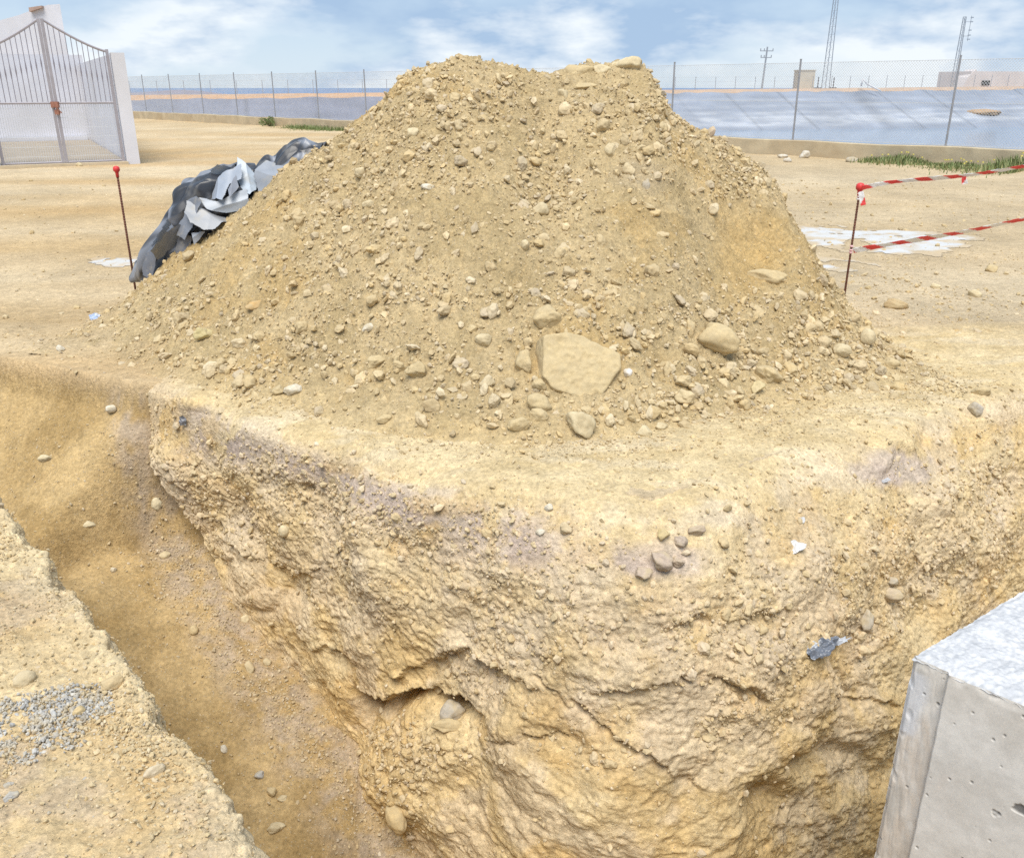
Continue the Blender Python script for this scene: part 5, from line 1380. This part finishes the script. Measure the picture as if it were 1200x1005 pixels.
# ================================================================== scraps of litter
def scrap(name, outl, cols, label, cat, lift=0.006, crump=0.012, seed=0):
    us = [q[0] for q in outl]; vs = [q[1] for q in outl]; pc, n, d = hit(np.mean(us), np.mean(vs))
    nfac = n + 0.6 * (CAMP - pc) / np.linalg.norm(CAMP - pc); nfac /= np.linalg.norm(nfac)
    W = 46; gu_, gv_ = np.meshgrid(np.linspace(min(us), max(us), W), np.linspace(min(vs), max(vs), W))
    x, y, w_ = ray(gu_.ravel(), gv_.ravel()); dr = np.stack([x, y, w_], -1); t = ((pc + nfac * lift - CAMP) @ nfac) / (dr @ nfac)
    V = CAMP + dr * t[:, None]
    V = V + nfac * (crump * (ridged(V * 30, 2, 250 + seed) - 0.3) + 0.006)[:, None]
    ins = inpoly(gu_.ravel() + 1.2 * perlin(V * 60, 251), gv_.ravel() + 1.2 * perlin(V * 60, 252), outl)
    Fc = grid_faces(W, W); Fc = Fc[ins[Fc].all(1)]
    V2 = V - nfac * 0.002; nV = len(V)
    fn_ = perlin(V * 9, 253 + seed)[:, None]; col_ = np.where(fn_ > 0.0, np.array([cols[0]]), np.array([cols[1]]))
    me = raw_mesh(name, np.concatenate([V, V2]), np.concatenate([Fc, Fc[:, ::-1] + nV])); set_color(me, np.concatenate([col_, col_]))
    link(name, me, M_FILM, label=label, category=cat)
scrap('paper_scrap', [(922, 636), (930, 634), (938, 637), (945, 638), (944, 644), (936, 648), (930, 651), (925, 645)], [(0.58, 0.57, 0.56), (0.47, 0.47, 0.47)], 'white torn paper scrap on the right trench slope', 'litter', crump=0.006)
scrap('plastic_scrap', [(927, 750), (940, 756), (952, 752), (962, 748), (980, 746), (996, 748), (990, 754), (978, 758), (970, 770), (955, 774), (943, 770), (940, 762)], [(0.15, 0.17, 0.21), (0.46, 0.49, 0.54)], 'crumpled dark and silvery plastic scrap sticking out of the right trench wall', 'litter', crump=0.02, seed=3)
scrap('plastic_scrap', [(105, 370), (112, 367), (120, 370), (117, 376), (107, 377)], [(0.36, 0.44, 0.62), (0.50, 0.54, 0.62)], 'small bluish plastic scrap among stones at the left foot of the heap', 'litter', seed=5)
scrap('plastic_scrap', [(211, 489), (216, 486), (221, 491), (219, 498), (213, 498)], [(0.20, 0.20, 0.215), (0.32, 0.315, 0.31)], 'small dark grey plastic shred in the top of the left trench wall', 'litter', seed=7)
scrap('paper_scrap', [(935, 607), (941, 606), (944, 611), (939, 614), (934, 612)], [(0.55, 0.54, 0.53), (0.48, 0.48, 0.48)], 'tiny white paper scrap above the larger one on the right trench slope', 'litter', crump=0.004, seed=9)
scrap('paper_scrap', [(1031, 563), (1040, 559), (1043, 562), (1035, 567)], [(0.60, 0.60, 0.61), (0.5, 0.5, 0.52)], 'little white scrap below the grey clods of the right trench lip', 'litter', crump=0.004, seed=11)
for (u, v, a, b, lab) in ((917, 183, 9, 4, 'white rubble piece at the wall foot, leftmost of three'), (923, 187, 7, 4, 'flat white rubble piece in front of the leftmost one at the wall foot'), (943, 181, 9, 7, 'upright white rubble block at the low wall, largest of three'), (998, 187, 10, 5, 'grey rubble lump at the low wall just left of the weeds')):
    p = P(u, v + b * 0.6); k = p[1] / F * 0.72; D, Fc = rock(3, int(u), 1.0, 0.15); me = raw_mesh('rubble_block', D / np.abs(D).max(0) * np.array([a, min(a, b) , b]) * k, Fc)
    o = link('rubble_block', me, M_STONE, label=lab, category='rubble'); o.location = (p[0], p[1], b * k * 0.6); o.color = (0.62, 0.60, 0.57, 1) if u < 990 else (0.45, 0.42, 0.37, 1)

# ================================================================== puddles of slurry
m, ntt, bb_ = new_mat('pale slurry'); pp_ = pos(ntt); n1_ = noise(ntt, pp_, 3.5, 6, 0.65)
cc_ = mixc(ntt, maprange(ntt, n1_, 0.50, 0.70, 0, 0.8), N(ntt, 'ShaderNodeVertexColor', layer_name='tint').outputs['Color'], (0.48, 0.44, 0.37)); ntt.links.new(cc_, bb_.inputs['Base Color'])
ntt.links.new(maprange(ntt, n1_, 0.4, 0.6, 0.5, 0.85), bb_.inputs['Roughness']); M_SLURRY = m
def ground_mesh_z(x, y):
    i = np.clip(np.searchsorted(gx, x) - 1, 0, len(gx) - 2); j = np.clip(np.searchsorted(gy, y) - 1, 0, len(gy) - 2)
    a = (x - gx[i]) / (gx[i + 1] - gx[i]); b = (y - gy[j]) / (gy[j + 1] - gy[j]); Zg = GG[..., 2]
    return Zg[j, i] * (1 - a) * (1 - b) + Zg[j, i + 1] * a * (1 - b) + Zg[j + 1, i] * (1 - a) * b + Zg[j + 1, i + 1] * a * b
def puddle(outl, seed, step=0.03, boost=0.0):
    W = np.array([P(u, v)[:2] for u, v in outl]); lo = W.min(0) - 0.1; hi = W.max(0) + 0.1
    xs_ = np.arange(lo[0], hi[0], step); ys_ = np.arange(lo[1], hi[1], step); X, Y = np.meshgrid(xs_, ys_); x, y = X.ravel(), Y.ravel()
    p3 = np.stack([x, y, x * 0], -1); jx = x + 0.10 * fbm(p3 * 2.2, 4, 0.6, seed); jy = y + 0.22 * fbm(p3 * 2.2, 4, 0.6, seed + 5)
    ins = inpoly(jx, jy, [tuple(q) for q in W]) & (fbm(p3 * np.array([1.6, 1.0, 1]), 4, 0.6, seed + 9) < 0.60)
    Fc = grid_faces(len(ys_), len(xs_)); Fc = Fc[ins[Fc].all(1)]
    g2 = ins.reshape(len(ys_), len(xs_)).astype(float); edge = gsmooth(gsmooth(g2, 6, 0), 6, 1).ravel()
    wet = sstep(0.55, 1.0, edge + boost + 0.42 * fbm(p3 * np.array([5.0, 4.0, 1]), 4, 0.6, seed + 20))[:, None]
    me = raw_mesh('puddle', np.stack([x, y, ground_mesh_z(x, y) + 0.004], -1), Fc); set_color(me, lerp(soil_tint(x, y) * np.array([0.98, 0.93, 0.85]), np.array([0.56, 0.56, 0.555]), wet)); link('puddle', me, M_SLURRY, kind='structure')
puddle([(925, 263), (985, 262), (1000, 268), (1060, 270), (1150, 275), (1140, 289), (1105, 298), (1090, 303), (1050, 301), (1015, 298), (985, 297), (955, 288), (930, 276)], 261)
puddle([(930, 291), (965, 299), (1000, 305), (1024, 312), (985, 321), (950, 319), (930, 312)], 262)
puddle([(95, 306), (120, 301), (155, 302), (166, 295), (176, 299), (165, 311), (140, 316), (110, 315)], 263, 0.025, 0.35)

# ================================================================== weeds
def leaf_mat(name, c):
    return plain_mat(name, c, 0.7, 0.35, 9, spec=0.2)
M_LEAF = leaf_mat('weed leaf', (0.17, 0.215, 0.085)); M_LEAF2 = leaf_mat('pale weed leaf', (0.36, 0.345, 0.17)); M_FLOWER = plain_mat('yellow flower', (0.7, 0.6, 0.15), 0.6)
rg = np.random.default_rng(21)
def blades(name, cen, n, hmin, hmax, mat, **props):
    mb = MB()
    for i in range(n):
        c = cen(); h = (hmin + (hmax - hmin) * rg.random() ** 1.7) * c[2]; a = rg.uniform(0, 6.28); w_ = rg.uniform(0.004, 0.014); lx, ly = math.cos(a) * h * rg.uniform(0.1, 0.6), math.sin(a) * h * rg.uniform(0.1, 0.6)
        wx, wy = -math.sin(a) * w_, math.cos(a) * w_; x, y = c[0], c[1]; z = -0.03
        mb.add([(x - wx, y - wy, z), (x + wx, y + wy, z), (x + wx * 0.9 + lx * 0.4, y + wy * 0.9 + ly * 0.4, z + h * 0.6), (x - wx * 0.9 + lx * 0.4, y - wy * 0.9 + ly * 0.4, z + h * 0.6), (x + lx, y + ly, z + h)], [(0, 1, 2, 3), (3, 2, 4)])
    return mb.build(name, mat, **props)
tw0, tw1 = fence_t(1025, 0), fence_t(1215, 0)
def cw():
    t = rg.uniform(tw0, tw1); f = (t - tw0) / (tw1 - tw0); off = -0.2 - abs(rg.normal()) * (0.35 + 0.5 * f); cl = 0.35 + 0.65 * max(0, math.sin(t * 2.1) * 0.5 + 0.5 + 0.3 * math.sin(t * 5.3)); q = FP(t, 0, off); return q[0], q[1], cl * (0.7 + 0.5 * f)
blades('grass', cw, 5200, 0.02, 0.30, M_LEAF, kind='stuff', label='green weeds growing along the foot of the low wall at the right', category='weeds')
blades('grass', cw, 3400, 0.05, 0.26, M_LEAF2, kind='stuff', label='yellowish dry weeds mixed into the green ones at the low wall', category='weeds')
tw2, tw3 = fence_t(352, 0), fence_t(412, 0)
def cw2():
    t = rg.uniform(tw2, tw3); q = FP(t, 0, -0.2 - abs(rg.normal()) * 0.5); return q[0], q[1], 0.6
blades('grass', cw2, 1500, 0.10, 0.40, M_LEAF, kind='stuff', label='low green weeds at the wall foot left of the heap', category='weeds')
mb = MB()
for i in range(22):
    c = cw(); mb.box((c[0], c[1], 0.22 * c[2] + 0.03), (0.03, 0.03, 0.025))
mb.build('weed_flowers', M_FLOWER, kind='stuff', label='tiny yellow flowers on the weeds along the low wall', category='flowers')
pb_ = np.array(FP(fence_t(326, 0), 0, -0.45)); root = empty('shrub', pb_.tolist(), 0, label='round green bush at the foot of the low wall, left of the heap', category='bush')
mb = MB(); st = MB()
for i in range(900):
    d = rg.normal(size=3); d /= np.linalg.norm(d); rr = rg.uniform(0.35, 1) ** 0.6 * (0.8 + 0.3 * math.sin(d[0] * 5 + d[1] * 3)); c = pb_ + np.array([d[0] * 0.42 * rr, d[1] * 0.40 * rr, 0.20 + d[2] * 0.24 * rr])
    a = rg.normal(size=3); a /= np.linalg.norm(a); b_ = np.cross(a, rg.normal(size=3)); b_ /= np.linalg.norm(b_); s1_ = rg.uniform(0.02, 0.045)
    mb.add([c - a * s1_, c + b_ * s1_ * 0.5, c + a * s1_, c - b_ * s1_ * 0.5], [(0, 1, 2, 3)])
for i in range(14):
    d = rg.normal(size=2) * 0.2; st.tube(pb_ - np.array([0, 0, 0.05]), pb_ + np.array([d[0], d[1], 0.32]), 0.008, 5, 0.004)
gchild(mb, 'foliage', M_LEAF, root); gchild(st, 'stem', plain_mat('stem', (0.20, 0.15, 0.08), 0.9), root)

# ================================================================== concrete footing in the right foreground
ZT = 0.20
CA = P(1070, 769, ZT); exd = (P(1200, 822, ZT) - CA)[:2]; exd /= np.linalg.norm(exd); eyd = (P(1200, 690, ZT) - CA)[:2]; eyd /= np.linalg.norm(eyd)
strip_w = np.linalg.norm((P(1113, 787, ZT) - CA)[:2]); LX, LY, ZB = 1.15, 1.3, -2.0
def CPt(a, b, z): return np.array([CA[0] + exd[0] * a + eyd[0] * b, CA[1] + exd[1] * a + eyd[1] * b, z])
fo = np.array([exd[1], -exd[0]]);
if fo @ eyd > 0: fo = -fo
foot = empty('concrete_footing', CPt(LX / 2, LY / 2, ZB).tolist(), 0, label='large grey concrete block with a white top in the right foreground', category='concrete block')
inv = Matrix.Translation(foot.location).inverted()
def cchild(name, me, mat):
    o = link(name, me, mat, foot); o.matrix_parent_inverse = inv; return o
mb = MB(); q = [CPt(0.004, 0.02, 0), CPt(LX, 0.02, 0), CPt(LX, LY, 0), CPt(0.004, LY, 0)]
mb.prism([(p[0], p[1]) for p in q], ZB, ZT - 0.012)
M_CONC = plain_mat('raw concrete', (0.44, 0.42, 0.39), 0.9, 0.1, 5, 0.3)
o = mb.build('footing_core', M_CONC, foot); o.matrix_parent_inverse = inv
# cast face with the formwork strip, pits and stains
nx_, nz_ = 420, 520
fx = np.concatenate([np.linspace(0, 0.5, 330), np.linspace(0.5, LX, 91)[1:]]); fz = np.concatenate([np.linspace(ZT - 0.002, -0.9, 460), np.linspace(-0.9, ZB, 61)[1:]])
X, Z = np.meshgrid(fx, fz, indexing='ij'); x, z = X.ravel(), Z.ravel(); p2 = np.stack([x, z, x * 0], -1)
main = sstep(strip_w - 0.004, strip_w + 0.004, x + 0.0015 * perlin(p2 * 25, 271))
pz1, pz2, pid = worley(np.stack([x * 13, z * 13, x * 0 + 0.5], -1), 15); pit = sstep(0.0, -0.10, pz1 + 0.07 * perlin(p2 * 90, 277) - 0.05 - 0.22 * np.clip((pid - 0.5) * 2, 0, 1)) * (pid > 0.5)
pz3, _, pid2 = worley(np.stack([x * 40, z * 40, x * 0 + 0.5], -1), 16); pit2 = sstep(0.20, 0.10, pz3) * (pid2 > 0.80)
off = 0.012 * main + 0.0008 * fbm(p2 * 6, 2, 0.5, 273) + 0.00012 * fbm(p2 * 60, 2, 0.5, 274) - 0.006 * pit - 0.003 * pit2 - (1 - main) * 0.003 * ridged(np.stack([x * 50, z * 9, x * 0], -1), 2, 275) * 0.4
off -= 0.006 * sstep(0.03, 0.0, ZT - z) * (0.4 + perlin(p2 * 30, 276)) + 0.010 * sstep(0.012, 0, x) + 0.007 * sstep(0.04, 0.0, np.minimum(x, ZT - z)) * sstep(0.25, 0.6, perlin(np.stack([x * 22, z * 22, x * 0], -1), 288))
FVv = np.stack([CA[0] + exd[0] * x + fo[0] * (off + 0.003), CA[1] + exd[1] * x + fo[1] * (off + 0.003), z], -1)
cs = 0.5 + 0.5 * np.clip(1.6 * fbm(p2 * 6, 4, 0.6, 281), -1, 1)
cf = lerp(np.array([0.65, 0.605, 0.545]), np.array([0.76, 0.72, 0.665]), cs[:, None])
stn = (1 - main) * sstep(-0.02, -0.22, z - ZT + 0.08 * perlin(p2 * 8, 282)) * (0.55 + 0.5 * perlin(np.stack([x * 60, z * 25 + x * 40, x * 0], -1), 283))
cf = lerp(cf, np.array([0.60, 0.50, 0.40]), np.clip(0.8 * stn, 0, 1)[:, None])
gst = (1 - main) * sstep(0.0, 0.5, fbm(p2 * np.array([14, 5, 1]), 3, 0.6, 284)); cf = lerp(cf, np.array([0.44, 0.42, 0.38]), (0.4 * gst)[:, None])
wp = (1 - main) * sstep(0.03, 0.0, np.abs(x - 0.018 - 0.02 * perlin(p2 * 15, 285)) - 0.012) * sstep(-0.28, -0.22, z - ZT + 0.05 * perlin(p2 * 20, 286)) * sstep(-0.03, -0.05, z - ZT)
cf = lerp(cf, np.array([0.70, 0.70, 0.72]), (0.8 * wp)[:, None])
cf = lerp(cf, np.array([0.16, 0.15, 0.14]), np.clip(0.85 * pit + 0.5 * pit2, 0, 1)[:, None])
rs = sstep(0.55, 0.75, perlin(np.stack([x * 9, z * 3.5, x * 0], -1), 287)) * main; cf = lerp(cf, np.array([0.50, 0.37, 0.28]), (0.35 * rs)[:, None])
me = raw_mesh('cast_face', FVv, grid_faces(len(fx), len(fz))); set_color(me, cf)
m, ntt, bb_ = new_mat('cast concrete'); at = N(ntt, 'ShaderNodeVertexColor', layer_name='tint').outputs['Color']; pp_ = pos(ntt)
k_ = math_node(ntt, 'MULTIPLY', maprange(ntt, noise(ntt, pp_, 220, 3), 0.3, 0.7, 0.93, 1.06), maprange(ntt, noise(ntt, pp_, 30, 5), 0.3, 0.7, 0.92, 1.07)); ntt.links.new(mixc(ntt, 1.0, at, k_, 'MULTIPLY'), bb_.inputs['Base Color']); bb_.inputs['Roughness'].default_value = 0.85
M_CAST = m
cchild('cast_face', me, M_CAST)
ax_, by_ = np.linspace(-0.002, LX, 330), np.linspace(-0.002, LY, 360); A_, B_ = np.meshgrid(ax_, by_, indexing='ij'); a, b = A_.ravel(), B_.ravel(); p2 = np.stack([a, b, a * 0], -1)
ed_ = np.minimum(np.minimum(a, b), 0.02) / 0.02
hz = ZT + 0.005 * fbm(p2 * 45, 3, 0.6, 291) + 0.004 * fbm(p2 * 8, 2, 0.5, 292) + 0.004 * (np.clip(worley(p2 * 70, 17)[0], 0, 0.6) - 0.3) - 0.008 * (1 - sstep(0, 1, ed_))
off_e = 0.012 * sstep(strip_w - 0.004, strip_w + 0.004, a) * sstep(0.03, 0.0, b)
TVv = np.stack([CA[0] + exd[0] * a + eyd[0] * b + fo[0] * off_e, CA[1] + exd[1] * a + eyd[1] * b + fo[1] * off_e, hz], -1)
me = raw_mesh('top_face', TVv, grid_faces(len(ax_), len(by_))); tcl = lerp(np.array([0.40, 0.41, 0.43]), np.array([0.62, 0.62, 0.63]), (0.5 + 0.5 * np.clip(0.9 * fbm(p2 * 12, 3, 0.6, 293) + 1.3 * perlin(p2 * 95, 294), -1, 1))[:, None]); set_color(me, tcl)
cchild('top_face', me, M_CAST)
